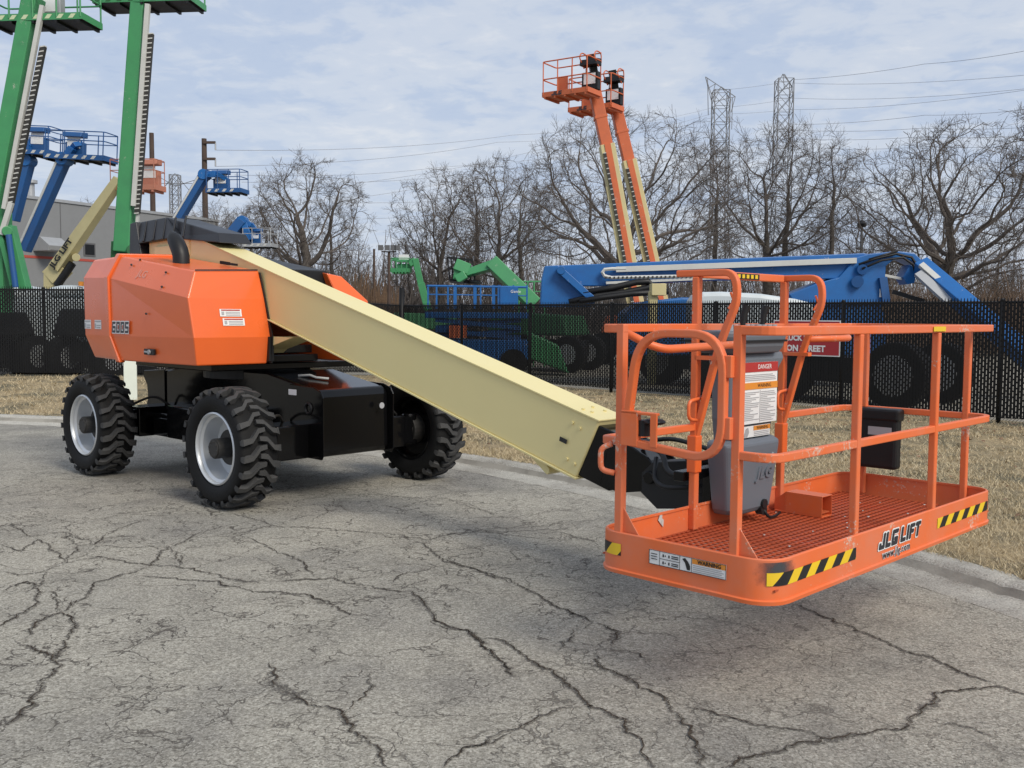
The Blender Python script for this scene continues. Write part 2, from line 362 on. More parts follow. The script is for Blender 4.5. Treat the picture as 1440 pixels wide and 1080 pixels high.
# ---- concrete
m, nt, b = newmat('kerb_concrete'); co = coords(nt)
a1 = noi(nt, co, 90, 4, .7); a2 = noi(nt, co, 1.9, 6, .7); a3 = noi(nt, co, 9, 5, .7)
base = ramp(nt, a1, [(.3, (.17,.16,.14)), (.5, (.42,.40,.355)), (.7, (.58,.555,.50))]).outputs[0]
base = mixc(nt, 1, base, ramp(nt, a2, [(.33, (.76,.75,.74)), (.55, (1.05,1.05,1.04))]).outputs[0], 'MULTIPLY')
base = mixc(nt, 1, base, ramp(nt, a3, [(.33, (.82,.81,.8)), (.5, (1,1,1))]).outputs[0], 'MULTIPLY')
nt.links.new(base, b.inputs['Base Color']); b.inputs['Roughness'].default_value = .9
bp = N(nt, 'ShaderNodeBump'); bp.inputs['Strength'].default_value = .6; bp.inputs['Distance'].default_value = .008; nt.links.new(a1, bp.inputs['Height']); nt.links.new(bp.outputs[0], b.inputs['Normal'])
M_conc = m
M_concd = paint('gutter_dirt_shade', (.31,.29,.25), .95, .85, (.15,.137,.115), bump=.3)  # gutter dirt, darkened to paint in shade on the kerb face
# ---- dry grass soil
m, nt, b = newmat('dry_turf'); co = coords(nt)
a1 = noi(nt, co, 70, 4, .75); a2 = noi(nt, co, 1.3, 5, .65); a3 = noi(nt, co, 14, 4, .7)
base = ramp(nt, a1, [(.3, (.18,.134,.074)), (.5, (.39,.30,.175)), (.68, (.52,.42,.265))]).outputs[0]
base = mixc(nt, ramp(nt, a2, [(.42, (0,0,0)), (.62, (1,1,1))]).outputs[0], base, ramp(nt, a1, [(.3, (.06,.052,.034)), (.6, (.19,.168,.105))]).outputs[0])
base = mixc(nt, 1, base, ramp(nt, a3, [(.33, (.7,.7,.7)), (.6, (1.12,1.1,1.05))]).outputs[0], 'MULTIPLY')
nt.links.new(base, b.inputs['Base Color']); b.inputs['Roughness'].default_value = .95
bp = N(nt, 'ShaderNodeBump'); bp.inputs['Strength'].default_value = .9; bp.inputs['Distance'].default_value = .02; nt.links.new(a1, bp.inputs['Height']); nt.links.new(bp.outputs[0], b.inputs['Normal'])
M_turf = m
m, nt, b = newmat('yard_gravel'); co = coords(nt)
a1 = noi(nt, co, 25, 5, .75); a2 = noi(nt, co, .25, 5, .65)
base = ramp(nt, a1, [(.3, (.16,.145,.12)), (.6, (.34,.32,.28))]).outputs[0]
base = mixc(nt, 1, base, ramp(nt, a2, [(.35, (.7,.66,.58)), (.6, (1.1,1.08,1.02))]).outputs[0], 'MULTIPLY')
nt.links.new(base, b.inputs['Base Color']); b.inputs['Roughness'].default_value = .95
M_yard = m
NA = 220
angs = [R(-100)+R(290)*i/NA for i in range(NA+1)]
mb = MB(); vs = [tuple(CC)]; fs = []
for i, a in enumerate(angs): vs.append(tuple(CC+Vector((math.cos(a), math.sin(a), 0))*edge_r(a)))
for i in range(NA): fs.append((0, i+1, i+2))
n0 = len(vs); vs += [(-60, 5, 0), (-60, -14, 0)]
fs.append((0, NA+1, n0)); fs.append((0, n0, n0+1)); fs.append((0, n0+1, 1))
mb.add(vs, fs); mb.build('road', M_asph, kind='structure', fix=False)
prof = [(0, .001), (.010, -.008), (.02, .002), (.25, .004), (.28, .016), (.315, .060), (.345, .082), (.38, .090), (.48, .090), (.50, .03)]
mb = MB(); vs = []; fs = []; k = len(prof)
fa = [R(-60)+R(230)*i/900 for i in range(901)]
for i, a in enumerate(fa):
    j = 1 if (i % 46 == 0) else 0                       # joints in the kerb
    for (dr, z) in prof:
        dr2 = dr+.008*noise.noise(Vector((a*40, dr*9, 1)))
        vs.append(tuple(CC+Vector((math.cos(a), math.sin(a), 0))*(edge_r(a)+dr2)+Vector((0,0,z-.012*j+.004*noise.noise(Vector((a*90, dr*6, 5)))))))
for i in range(900):
    for j in range(k-1): fs.append((i*k+j, i*k+j+1, (i+1)*k+j+1, (i+1)*k+j))
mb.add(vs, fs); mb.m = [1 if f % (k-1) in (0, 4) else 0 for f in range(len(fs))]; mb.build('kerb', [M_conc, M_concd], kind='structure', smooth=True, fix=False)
mb = MB(); vs = []; fs = []; NR = 26
va = [R(-35)+R(190)*i/360 for i in range(361)]
for a in va:
    r0 = edge_r(a)+.49; r1 = fence_dist(a)+.5
    for j in range(NR+1):
        p = CC+Vector((math.cos(a), math.sin(a), 0))*(r0+(r1-r0)*(j/NR)**1.3); vs.append((p.x, p.y, verge_z(p.x, p.y)))
for i in range(360):
    for j in range(NR): fs.append((i*(NR+1)+j, i*(NR+1)+j+1, (i+1)*(NR+1)+j+1, (i+1)*(NR+1)+j))
mb.add(vs, fs); mb.build('grass_verge', M_turf, kind='structure', smooth=True, fix=False)
mb = MB(); mb.add([(-2500,-900,-.06),(2500,-900,-.06),(2500,3200,-.06),(-2500,3200,-.06)], [(0,1,2,3)]); mb.build('ground', M_yard, kind='structure')
# ---- cracks traced over the road: thin irregular ribbons of dirt
m, nt, b = newmat('crack_dirt'); co = coords(nt)
base = ramp(nt, noi(nt, co, 60, 3, .7), [(.3, (.022,.018,.015)), (.7, (.11,.09,.072))]).outputs[0]; nt.links.new(base, b.inputs['Base Color']); b.inputs['Roughness'].default_value = 1
b.inputs['Specular IOR Level'].default_value = 0
M_crack = m
m, nt, b = newmat('crack_halo'); co = coords(nt)
base = ramp(nt, noi(nt, co, 120, 3, .7), [(.3, (.06,.052,.045)), (.7, (.19,.175,.155))]).outputs[0]; nt.links.new(base, b.inputs['Base Color']); b.inputs['Roughness'].default_value = 1
al = ramp(nt, noi(nt, co, 75, 4, .8), [(.46, (0,0,0)), (.54, (.85,.85,.85))]).outputs[0]; nt.links.new(al, b.inputs['Alpha'])
M_halo = m
CRA = [[(755,470),(790,540),(870,575),(960,600),(1000,655),(1050,690),(1085,755)],[(960,600),(1010,555),(1025,520),(1040,490)],[(-60,680),(0,640),(90,580),(120,530),(150,480),(130,450),(100,425),(30,408)],
 [(145,460),(140,445),(190,400),(215,360),(190,330),(165,325),(110,350),(70,400)],[(165,325),(255,270),(260,245),(350,220),(410,200),(470,140),(560,100),(640,80)],[(-40,370),(0,360),(90,310),(115,260),(80,235),(0,265)],
 [(115,260),(130,205)],[(165,325),(145,270),(115,260)],[(190,185),(280,170),(410,190),(520,195),(620,225),(700,240),(850,230),(930,225),(1050,250),(1150,270),(1190,300),(1235,345),(1340,380),(1380,440),(1435,500)],
 [(400,220),(500,228),(600,240),(700,262),(850,275),(920,300),(1020,332)],[(690,110),(780,155),(850,180),(890,220)],[(640,105),(760,80),(900,85),(1020,98),(1130,105),(1205,120),(1260,105),(1330,98),(1440,100)],
 [(1180,125),(1250,180),(1330,200),(1380,225),(1440,245)],[(1110,240),(1130,215),(1250,190)],[(1245,755),(1300,710),(1360,695),(1420,680),(1440,665)],[(830,160),(900,140),(950,150),(940,170)],[(520,190),(480,150)],[(190,185),(210,140),(180,100)],[(940,0),(920,40),(880,65)],
 [(0,130),(60,150),(110,120),(190,185)],[(30,70),(90,110),(180,100),(260,130),(300,100),(420,60)],[(280,130),(350,140),(470,135)],[(470,140),(520,170),(520,195)],[(0,205),(60,215),(130,205),(190,185)],[(560,10),(600,50),(640,45),(720,60),(760,80)],[(1240,0),(1320,18),(1400,50)]]
CRB = [[(0,220),(90,250),(210,295),(300,345),(380,380),(435,405),(420,440)],[(0,385),(100,405),(120,460),(190,520)],[(100,415),(160,425),(200,470),(260,500),(330,550),(345,575),(450,625),(490,665),(515,745)],[(-10,742),(60,690),(170,650),(250,610),(340,575)],
 [(380,450),(400,490),(520,555),(560,590),(620,640),(640,690),(660,745)],[(520,560),(600,580),(700,610),(800,640),(900,655),(960,675)],[(690,750),(760,710),(900,680),(1030,660),(1140,640),(1190,590),(1250,550),(1370,535),(1440,555),(1500,575)],[(860,330),(960,375),(1100,430),(1240,480),(1370,535)],
 [(1190,615),(1300,635),(1380,670)],[(0,165),(80,150),(160,155),(260,148),(400,185)],[(80,150),(240,140),(420,120)],[(0,70),(80,95),(160,120)],[(420,440),(500,460),(520,490)],[(280,450),(330,400),(370,380)],[(330,480),(380,490),(420,500)],[(640,690),(700,715),(760,705)],[(760,705),(770,730),(750,750)]]
lines = [[(x/2, 700+y/2) for x, y in l] for l in CRA]+[[(620+x/1.756, 660+y/1.756) for x, y in l] for l in CRB]
mb = MB(); mh = MB()
for li, l in enumerate(lines):
    P = [G(*p).xy for p in l]; pts = []
    for i in range(len(P)-1):
        n = max(2, int((P[i+1]-P[i]).length/.012))
        for k in range(n): pts.append(P[i].lerp(P[i+1], k/n))
    pts.append(P[-1]); L = len(pts); W = .0042 if L > 100 else .0027
    for mm, ww, z, seed in ((mb, W, .006, 0), (mh, W*4.6, .003, 9)):
        vs = []; fs = []
        for i, p in enumerate(pts):
            q = p+Vector((noise.noise(Vector((p.x*9, p.y*9, 2)))*.03+noise.noise(Vector((p.x*26, p.y*26, 4)))*.024+noise.noise(Vector((p.x*70, p.y*70, 5)))*.013+noise.noise(Vector((p.x*2.1, p.y*2.1, 8)))*.04,
                          noise.noise(Vector((p.x*9, p.y*9, 12)))*.03+noise.noise(Vector((p.x*26, p.y*26, 14)))*.024+noise.noise(Vector((p.x*70, p.y*70, 15)))*.013+noise.noise(Vector((p.x*2.1, p.y*2.1, 18)))*.04))
            d = (pts[min(i+1, L-1)]-pts[max(i-1, 0)]).normalized(); nn = Vector((-d.y, d.x))
            end = min(1, i/14+.1, (L-1-i)/14+.1)
            ww_ = ww*(1-.5*sst(4.5, 7.5, p.y)); hw = ww_*end*max(.12, .8+1.3*noise.noise(Vector((i*.055, li, seed))))*(1+1.*noise.noise(Vector((i*.8, li, 7+seed))))
            hw2 = ww_*end*max(.12, .8+1.3*noise.noise(Vector((i*.055, li, seed))))*(1+1.*noise.noise(Vector((i*.8, li, 57+seed))))
            a, c = q+nn*hw, q-nn*hw2
            vs += [(a.x, a.y, z), (c.x, c.y, z)]
        for i in range(L-1): fs.append((2*i, 2*i+1, 2*i+3, 2*i+2))
        mm.add(vs, fs)
mh.build('road_stain', M_halo, kind='structure', fix=False); mb.build('road_crack', M_crack, kind='structure', fix=False)
# ---- grass blades and dead leaves on the verge
def blade_mat(name, cols):
    m, nt, b = newmat(name); co = coords(nt)
    nt.links.new(ramp(nt, noi(nt, co, 31, 2, .5), cols).outputs[0], b.inputs['Base Color']); b.inputs['Roughness'].default_value = .8; return m
M_blade = blade_mat('dry_blade', [(.3, (.26,.195,.105)), (.48, (.48,.385,.235)), (.62, (.64,.535,.355)), (.75, (.35,.29,.155))])
M_leaf = blade_mat('dead_leaf', [(.35, (.10,.055,.03)), (.6, (.24,.14,.075)), (.75, (.40,.29,.2))])
mb = MB(); ml = MB(); vs = []; fs = []; lv = []; lf = []
def scatter(n, a0, a1, hmax, maxd, rr):
    cnt = 0
    for _ in range(n*4):
        if cnt >= n: break
        a = R(rr.uniform(a0, a1)); r0 = edge_r(a)+.44; r1 = fence_dist(a)
        r = r0+(r1-r0)*rr.random()**1.15
        x, y = CC.x+math.cos(a)*r, CC.y+math.sin(a)*r
        d = math.hypot(x, y)
        if d > maxd or rr.random() > min(1, (8.5/d)**2): continue
        if noise.noise(Vector((x*1.7, y*1.7, 33))) + rr.uniform(-.25, .6) < -.05: continue
        cnt += 1
        z = verge_z(x, y); h = hmax*rr.uniform(.4, 1); t = rr.uniform(0, 6.28); lean = rr.uniform(.5, 1.9)*h; wv = rr.uniform(.0014, .0032)*max(1, d/7)
        t2 = rr.uniform(0, 6.28); k = len(vs)
        vs.extend([(x-math.cos(t2)*wv, y-math.sin(t2)*wv, z-.004), (x+math.cos(t2)*wv, y+math.sin(t2)*wv, z-.004), (x+math.cos(t)*lean, y+math.sin(t)*lean, z+h)]); fs.append((k, k+1, k+2))
scatter(170000, -10, 62, .055, 22, rnd)
scatter(40000, 62, 125, .07, 26, rnd)
for _ in range(1500):
    a = R(rnd.uniform(0, 75)); r0 = edge_r(a)+.5; r1 = fence_dist(a); r = r0+(r1-r0)*rnd.random()**.6
    x, y = CC.x+math.cos(a)*r, CC.y+math.sin(a)*r; z = verge_z(x, y)+.02; s = rnd.uniform(.02, .045); t = rnd.uniform(0, 6.28); k = len(lv)
    for i in range(4): lv.append((x+math.cos(t+i*1.57)*s*(1 if i % 2 else .6), y+math.sin(t+i*1.57)*s*(1 if i % 2 else .6), z+rnd.uniform(-.012, .02)))
    lf.append((k, k+1, k+2, k+3))
mb.add(vs, fs); o = mb.build('dry_grass', M_blade, fix=False); tag(o, 'short dry tan winter grass covering the verge between kerb and fence', 'grass'); o['kind'] = 'stuff'
ml.add(lv, lf); o = ml.build('fallen_leaves', M_leaf, fix=False); tag(o, 'brown dead leaves scattered over the dry grass near the fence', 'leaves'); o['kind'] = 'stuff'
# ---- slatted chain-link fence
def fence(name, label, pts, corner0, corner1, npost):
    t = thing(name, label, 'fence', pts[0], None)
    slat = MB(); wire = MB(); rail = MB()
    for p, q in zip(pts, pts[1:]):
        L = (q-p).xy.length; n = int(L/.05); d = (q-p)/n; nrm = Vector((-(q-p).y, (q-p).x, 0)).normalized()
        ex = (q-p).normalized()
        gz0, gz1 = .10, FH-.02
        for i in range(n):
            c = p+d*i; hw = .0200; wv = .002*math.sin(i*1.7)
            a, e = c-ex*hw, c+ex*hw; o = nrm*wv
            sag = .012*noise.noise(Vector((i*.11, L, 0)))
            vs = []
            for qd in (a+o, e+o):
                for zz in (gz0+sag, gz1): vs.append((qd.x, qd.y, qd.z+zz))
            slat.add([vs[0], vs[2], vs[3], vs[1]], [(0,1,2,3)])
            # woven wire crossing each gap
            m0 = c+ex*.025; off = .045 if i % 2 else 0
            for k in range(int((gz1-gz0)/.09)+1):
                z = gz0+off+k*.09
                if z+.03 > gz1: continue
                f0, f1 = m0-ex*.0075-nrm*.004, m0+ex*.0075-nrm*.004
                h = .027
                slat.add([(f0.x,f0.y,f0.z+z),(f1.x,f1.y,f1.z+z),(f1.x,f1.y,f1.z+z+h),(f0.x,f0.y,f0.z+z+h)], [(0,1,2,3)])
            # bare chain link at the foot
            for s in (1, -1):
                x0, x1 = c-ex*.025*s, c+ex*.025*s
                for z0, z1 in ((.0, .05), (.05, .10)):
                    if (z0 > 0) == (s > 0): x0_, x1_ = x0, x1
                    else: x0_, x1_ = x1, x0
                    u = Vector((0,0,.004))
                    A = x0_+Vector((0,0,z0)); Bv = x1_+Vector((0,0,z1))
                    wire.add([tuple(A-u), tuple(A+u), tuple(Bv+u), tuple(Bv-u)], [(0,1,2,3)])
            # twisted wire tips along the top
            tip = c+Vector((0,0,gz1)); wire.add([tuple(tip-ex*.012), tuple(tip+ex*.012), tuple(tip+ex*.004+Vector((0,0,.06))), tuple(tip-ex*.004+Vector((0,0,.06)))], [(0,1,2,3)])
        rail.tube([p+nrm*.03+Vector((0,0,FH-.03)), q+nrm*.03+Vector((0,0,FH-.03))], .021, 8)
        rail.tube([p+nrm*.03+Vector((0,0,.14)), q+nrm*.03+Vector((0,0,.14))], .006, 6)
    slat.build('slat_panel', M_fence, t, fix=False); wire.build('chain_link', M_fence, t, fix=False); rail.build('top_rail', M_fence, t, smooth=True)
    acc = []
    for p, q in zip(pts, pts[1:]):
        n = max(1, round((q-p).xy.length/2.75))
        acc += [p+(q-p)*(i/n) for i in range(n)]
    acc.append(pts[-1])
    for i, p in enumerate(acc):
        if (i == 0 and corner0) or (i == len(acc)-1 and corner1): continue
        c = MB(); c.cyl(p+Vector((0,.05,-.15)), p+Vector((0,.05,FH+.0)), .036, 12); c.ellipsoid(p+Vector((0,.05,FH)), (.042,.042,.03), 10, 5)
        c.build('post', M_fence, t, smooth=True)
    return t
fence('chain_link_fence', 'black slatted chain-link fence at the left, behind the lift\'s rear wheel on raised dry ground', FENCE[0:3], False, True, 4)
fr_ = fence('chain_link_fence', 'long black slatted chain-link fence running from behind the cream boom to the right edge', FENCE[2:], True, False, 6)
c = MB(); p = FENCE[2]; c.cyl(p+Vector((0,0,-.1)), p+Vector((0,0,2.35)), .07, 14); c.build('corner_post', M_fence, fr_, smooth=True)
# ---- street sign on the fence
p0, p1 = FENCE[3], FENCE[4]; ed = (p1-p0).normalized(); en = Vector((ed.y, -ed.x, 0))
if en.y > 0: en = -en
def on_fence(px, py):
    d = ray(px, py); o = Vector((0,0,CAMH)); pl = p0+en*.03; t = (pl-o).dot(en)/d.dot(en); return o+d*t
a_, b_ = on_fence(1088, 450), on_fence(1181, 502)
wS = (b_-a_).dot(ed); hS = a_.z-b_.z; cS = (a_+b_)/2
sg = thing('street_sign', 'red no parking sign with white lettering wired to the black fence behind the work platform', 'sign', cS)
f_ = Fr(cS); f_.x = ed; f_.y = -en; f_.z = Vector((0,0,1))
q = MB(f_); q.box((-wS/2, 0, -hS/2), (wS/2, .004, hS/2)); q.build('sign_board', M_white, sg)
q = MB(f_); q.box((-wS/2+.02, -.003, -hS/2+.02), (wS/2-.02, -.001, hS/2-.02)); q.build('sign_face', paint('sign_red', (.40,.022,.03), .45, .25), sg)
for i, (tx, s) in enumerate((('NO OVERNIGHT', .135), ('TRUCK PARKING', .13), ('ON STREET', .15))):
    text(tx, s, cS+en*.006+Vector((0,0,hS*(.28-.29*i))), ed, (0,0,1), M_white, sg, 'lettering', sx=.98, bold=.006)
# ---- marker post behind the rear wheel
p = G(184, 552); p.z = verge_z(p.x, p.y)
p = D(184, 560, 16.6); p.z = verge_z(p.x, p.y)-.03
t = thing('marker_post', 'pale marker post with a brown patch on the dry grass behind the rear wheel', 'marker post', p)
q = MB(Fr(p, .1)); q.box((-.105, -.02, 0), (.105, .02, 1.12)); q.build('post', paint('pale_post', (.78,.82,.72), .5, .3), t, bevel=.006)
q = MB(Fr(p, .1)); q.box((-.1, -.024, .80), (-.03, -.021, .93)); q.build('patch', M_pole, t)
# ================================================================== THE BOOM LIFT
MO = Vector((-2.5487, 9.8385, 0)); T = Fr(MO, -.7826); C = Fr(MO, -.7469); B = Fr((1.5621, 4.9878, 0), .7883)
lift = thing('boom_lift', 'orange telescopic boom lift in the foreground, cream boom lowered towards its railed work platform', 'boom lift', MO)
# ---- wheels ------------------------------------------------------
def wheel(loc, yaw, first=None):
    if first:
        def cp(o, par):
            c = o.copy(); COL.objects.link(c); c.parent = par
            for ch in list(o.children): cp(ch, c)
            return c
        c = cp(first, lift); c.location = Vector(loc)-MO; c.rotation_euler = (0, 0, yaw); return c
    # local: axle along y, outside face at -y
    hub = MB(); hub.cyl((0,-.155,0), (0,-.02,0), .085, 20); hub.cyl((0,-.165,0), (0,-.155,0), .075, 20); hub.cyl((0,-.02,0), (0,.2,0), .15, 24); hub.cyl((0,.2,0), (0,.34,0), .12, 20)
    for i in range(8):
        a = i*math.pi/4; hub.cyl((.06*math.cos(a), -.172, .06*math.sin(a)), (.06*math.cos(a), -.16, .06*math.sin(a)), .009, 6)
    hb = hub.build('wheel', M_hub, lift, bevel=.004); 
    for v in hb.data.vertices: v.co += MO
    hb.location = Vector(loc)-MO; hb.rotation_euler = (0, 0, yaw)
    def lathe(mb, prof, n=48, closed=True):
        vs = []; fs = []; k = len(prof)
        for i in range(n):
            a = 2*math.pi*i/n
            for (r, y) in prof: vs.append((r*math.cos(a), y, r*math.sin(a)))
        for i in range(n):
            for j in range(k if closed else k-1): fs.append((i*k+j, i*k+(j+1) % k, ((i+1) % n)*k+(j+1) % k, ((i+1) % n)*k+j))
        mb.add(vs, fs)
    ty = MB(); lathe(ty, [(.304,-.13),(.322,-.158),(.37,-.172),(.42,-.176),(.442,-.168),(.455,-.15),(.46,-.10),(.462,0),(.46,.10),(.455,.15),(.442,.168),(.42,.176),(.37,.172),(.322,.158),(.304,.13)], 64)
    tyo = ty.build('tyre', M_tyre, hb, smooth=True)
    NL = 22; lug = MB()
    def cylp(r, th, y): return (r*math.cos(th), y, r*math.sin(th))
    for s in (-1, 1):
        for i in range(NL):
            t0 = 2*math.pi*(i+(.5 if s > 0 else 0))/NL
            # path of the lug: (axial, angle, radius, half width in angle)
            path = [(-.03, -.02, .506, .043), (.035, .0, .510, .049), (.065, .07, .509, .051), (.10, .145, .508, .051), (.14, .16, .503, .054), (.172, .165, .488, .058), (.179, .167, .463, .054), (.178, .168, .44, .035)]
            vs = []; fs = []
            for (y, dth, r, hw) in path:
                lo = min(r-.02, .455) if y < .16 else r
                for (rr_, ee) in ((r, -.82), (r, .82), (lo, 1.0), (lo, -1.0)):
                    yy = y if rr_ == r else (y if y < .16 else y-.02)
                    vs.append(cylp(rr_, t0-(dth+hw*ee), s*yy))
            for j in range(len(path)-1):
                for e in range(4): fs.append((j*4+e, j*4+(e+1) % 4, (j+1)*4+(e+1) % 4, (j+1)*4+e))
            fs += [(0,1,2,3), tuple(4*(len(path)-1)+e for e in (3,2,1,0))]
            lug.add(vs, fs)
    lo_ = lug.build('tread_lug', M_lug, hb, bevel=.004, kind='stuff')
    rm = MB(); lathe(rm, [(.306,-.13),(.306,-.15),(.294,-.158),(.286,-.15),(.283,-.12),(.262,-.105),(.258,-.03),(.24,.02),(.15,.025),(.15,.04),(.30,.04)], 56)
    dm = MB(); lathe(dm, [(.304,.045),(.12,.045),(.12,.07),(.26,.075),(.275,.12),(.29,.15),(.31,.15),(.31,.10)], 48); dmo = dm.build('inner_drum', M_blk, hb, smooth='angle')
    for i in range(9):
        a = i*2*math.pi/9; rm.cyl((.19*math.cos(a), .02, .19*math.sin(a)), (.19*math.cos(a), .04, .19*math.sin(a)), .012, 6)
    rmo = rm.build('rim', M_rim, hb, smooth='angle')
    for o in (tyo, lo_, rmo, dmo):
        for v in o.data.vertices: v.co += MO
    return hb
WB, TR, WR = 2.48, 2.13, .505
yawC = -.7469
w0 = wheel(C.w((WB/2, -TR/2, WR)), yawC)
def spin(o, a):
    o.rotation_mode = 'QUATERNION'
    o.rotation_quaternion = Matrix.Rotation(o.rotation_euler.z, 3, 'Z').to_quaternion() @ Matrix.Rotation(a, 3, 'Y').to_quaternion()
for (sx_, sy_, yw, a) in ((-1, -1, yawC, .9), (1, 1, yawC+math.pi, .4), (-1, 1, yawC+math.pi, 1.7)):
    c = wheel(C.w((sx_*WB/2, sy_*TR/2, WR)), yw, w0); spin(c, a)
spin(w0, .21)
# ---- chassis -----------------------------------------------------
q = MB(C)
side = [(1.52,.37),(1.56,.42),(1.555,.90),(1.50,.965),(.75,1.09),(-.75,1.09),(-1.48,.98),(-1.55,.90),(-1.55,.42),(-1.5,.37)]
q.prism([(x, -.385, z) for x, z in side], (0, .77, 0))
q.build('chassis', M_blk, lift, bevel=.02)
for s in (1, -1):                           # end plates with rounded corners, in front of each axle box
    for y0 in (-.40, .386):
        q = MB(C)
        pl = [(s*1.13, .36), (s*1.60, .36), (s*1.625, .40), (s*1.625, .90), (s*1.59, .955), (s*1.48, .99), (s*1.13, 1.0)]
        if s < 0: pl = [(-1.13,.36),(-1.60,.40),(-1.68,.47),(-1.67,.53),(-1.56,.60),(-1.50,.72),(-1.52,.86),(-1.60,.95),(-1.58,1.01),(-1.13,1.04)]
        q.prism([(x, y0, z) for x, z in pl], (0, .014, 0)); q.build('frame_plate', M_blk, lift, bevel=.006)
for s in (1, -1):
    q = MB(C); x = s*WB/2
    q.box((x-.17, -.72, .36), (x+.17, .72, .66))
    for e in (-1, 1):
        q.prism([(x-.15, e*.72, .38), (x+.15, e*.72, .38), (x+.12, e*.72, .64), (x-.12, e*.72, .64)], (0, e*.13, 0))
        q.beam((x-.2, e*.4, .5), (x-.2, e*.86, .5), .05, .05)
        q.cyl((x+.05, e*.88, .36), (x+.05, e*.88, .66), .07, 14)
    q.cyl((x-.24, -.7, .47), (x-.24, .7, .47), .028, 10)
    q.build('axle', M_blk, lift, bevel=.012)
q = MB(C)                                   # inner wheel hub covers and tie brackets
for s in (1, -1):
    q.prism([(s*1.0, -.402, .37), (s*.62, -.402, .42), (s*.62, -.402, .56), (s*1.0, -.402, .56)], (0, -.20, 0))
    q.prism([(s*1.0, .402, .37), (s*.62, .402, .42), (s*.62, .402, .56), (s*1.0, .402, .56)], (0, .20, 0))
q.box((-.50, -.72, .40), (.50, -.40, .72)); q.box((-1.1, -.55, .36), (1.1, -.39, .60)); q.box((-.50, .40, .40), (.50, .72, .72)); q.box((-1.1, .39, .36), (1.1, .55, .60))
q.build('side_box', M_blk, lift, bevel=.015)
for (px_, py_, s_) in ((1.40, .86, .045),):
    q = MB(C); q.tube(arc((1.42, -.405, .80), (.045,0,0), (0,0,.045), 0, 360, 14)[:-1], .012, 6, closed=True); q.build('tow_eye', M_blkm, lift, smooth=True)
q = MB(C); q.box((1.12, -.403, .905), (1.24, -.4015, .955)); q.build('warning_sticker', M_white, lift)
q = MB(C); q.cyl((1.627, .25, .80), (1.632, .25, .80), .028, 12); q.build('tie_down_hole', M_txtgrey, lift)
for pts in ([(1.05,-.41,.62),(1.12,-.50,.74),(1.2,-.66,.70),(1.24,-.8,.58)], [(-1.0,-.41,.66),(-1.1,-.52,.78),(-1.22,-.68,.70),(-1.27,-.82,.6)], [(1.3,.41,.70),(1.32,.55,.78),(1.3,.7,.66)]):
    q = MB(C); q.tube(rounded(pts, .1), .014, 6); q.build('hydraulic_hose', M_hub, lift, smooth=True)
q = MB(C); q.tube([(.98, -.2, 1.06), (1.05, -.12, 1.065), (1.12, -.1, 1.045), (1.2, -.02, 1.035)], .012, 6); q.build('tow_handle', M_alu, lift, smooth=True)
# ---- turntable deck + ring + rear counterweight
q = MB(T); q.cyl((0,0,1.0), (0,0,1.10), .52, 40); q.build('slew_ring', M_blkm, lift, bevel=.006)
q = MB(T)
q.box((-1.0, -.80, 1.10), (.56, .80, 1.16)); q.box((.0, -.43, 1.17), (.62, .30, 1.24)); q.box((.05, -.43, 1.25), (.55, .28, 1.33))
q.build('turntable', M_blk, lift, bevel=.008)
q = MB(T); q.prism([(-1.62, -.40, 1.12), (-1.62, .40, 1.12), (-1.2, .45, 1.12), (-1.2, -.45, 1.12)], (0, 0, .95)); q.build('counterweight', M_or, lift, bevel=.03)
q = MB(T)                                   # cream uprights holding the boom pivot, and the lift cylinder foot
for y in (-.46, -.13):
    q.prism([(-1.25, y, 1.16), (.15, y, 1.16), (.1, y, 1.5), (-.55, y, 2.15), (-.85, y, 2.32), (-1.25, y, 2.32)], (0, .04, 0))
q.build('boom_upright', M_cream, lift, bevel=.006)
q = MB(T)
q.prism([(.62, -.40, 1.36), (.86, -.40, 1.42), (1.28, -.40, 1.42), (.78, -.40, 1.30), (.70, -.40, 1.26)], (0, .26, 0))
q.build('lift_cylinder', M_cream, lift, bevel=.005)
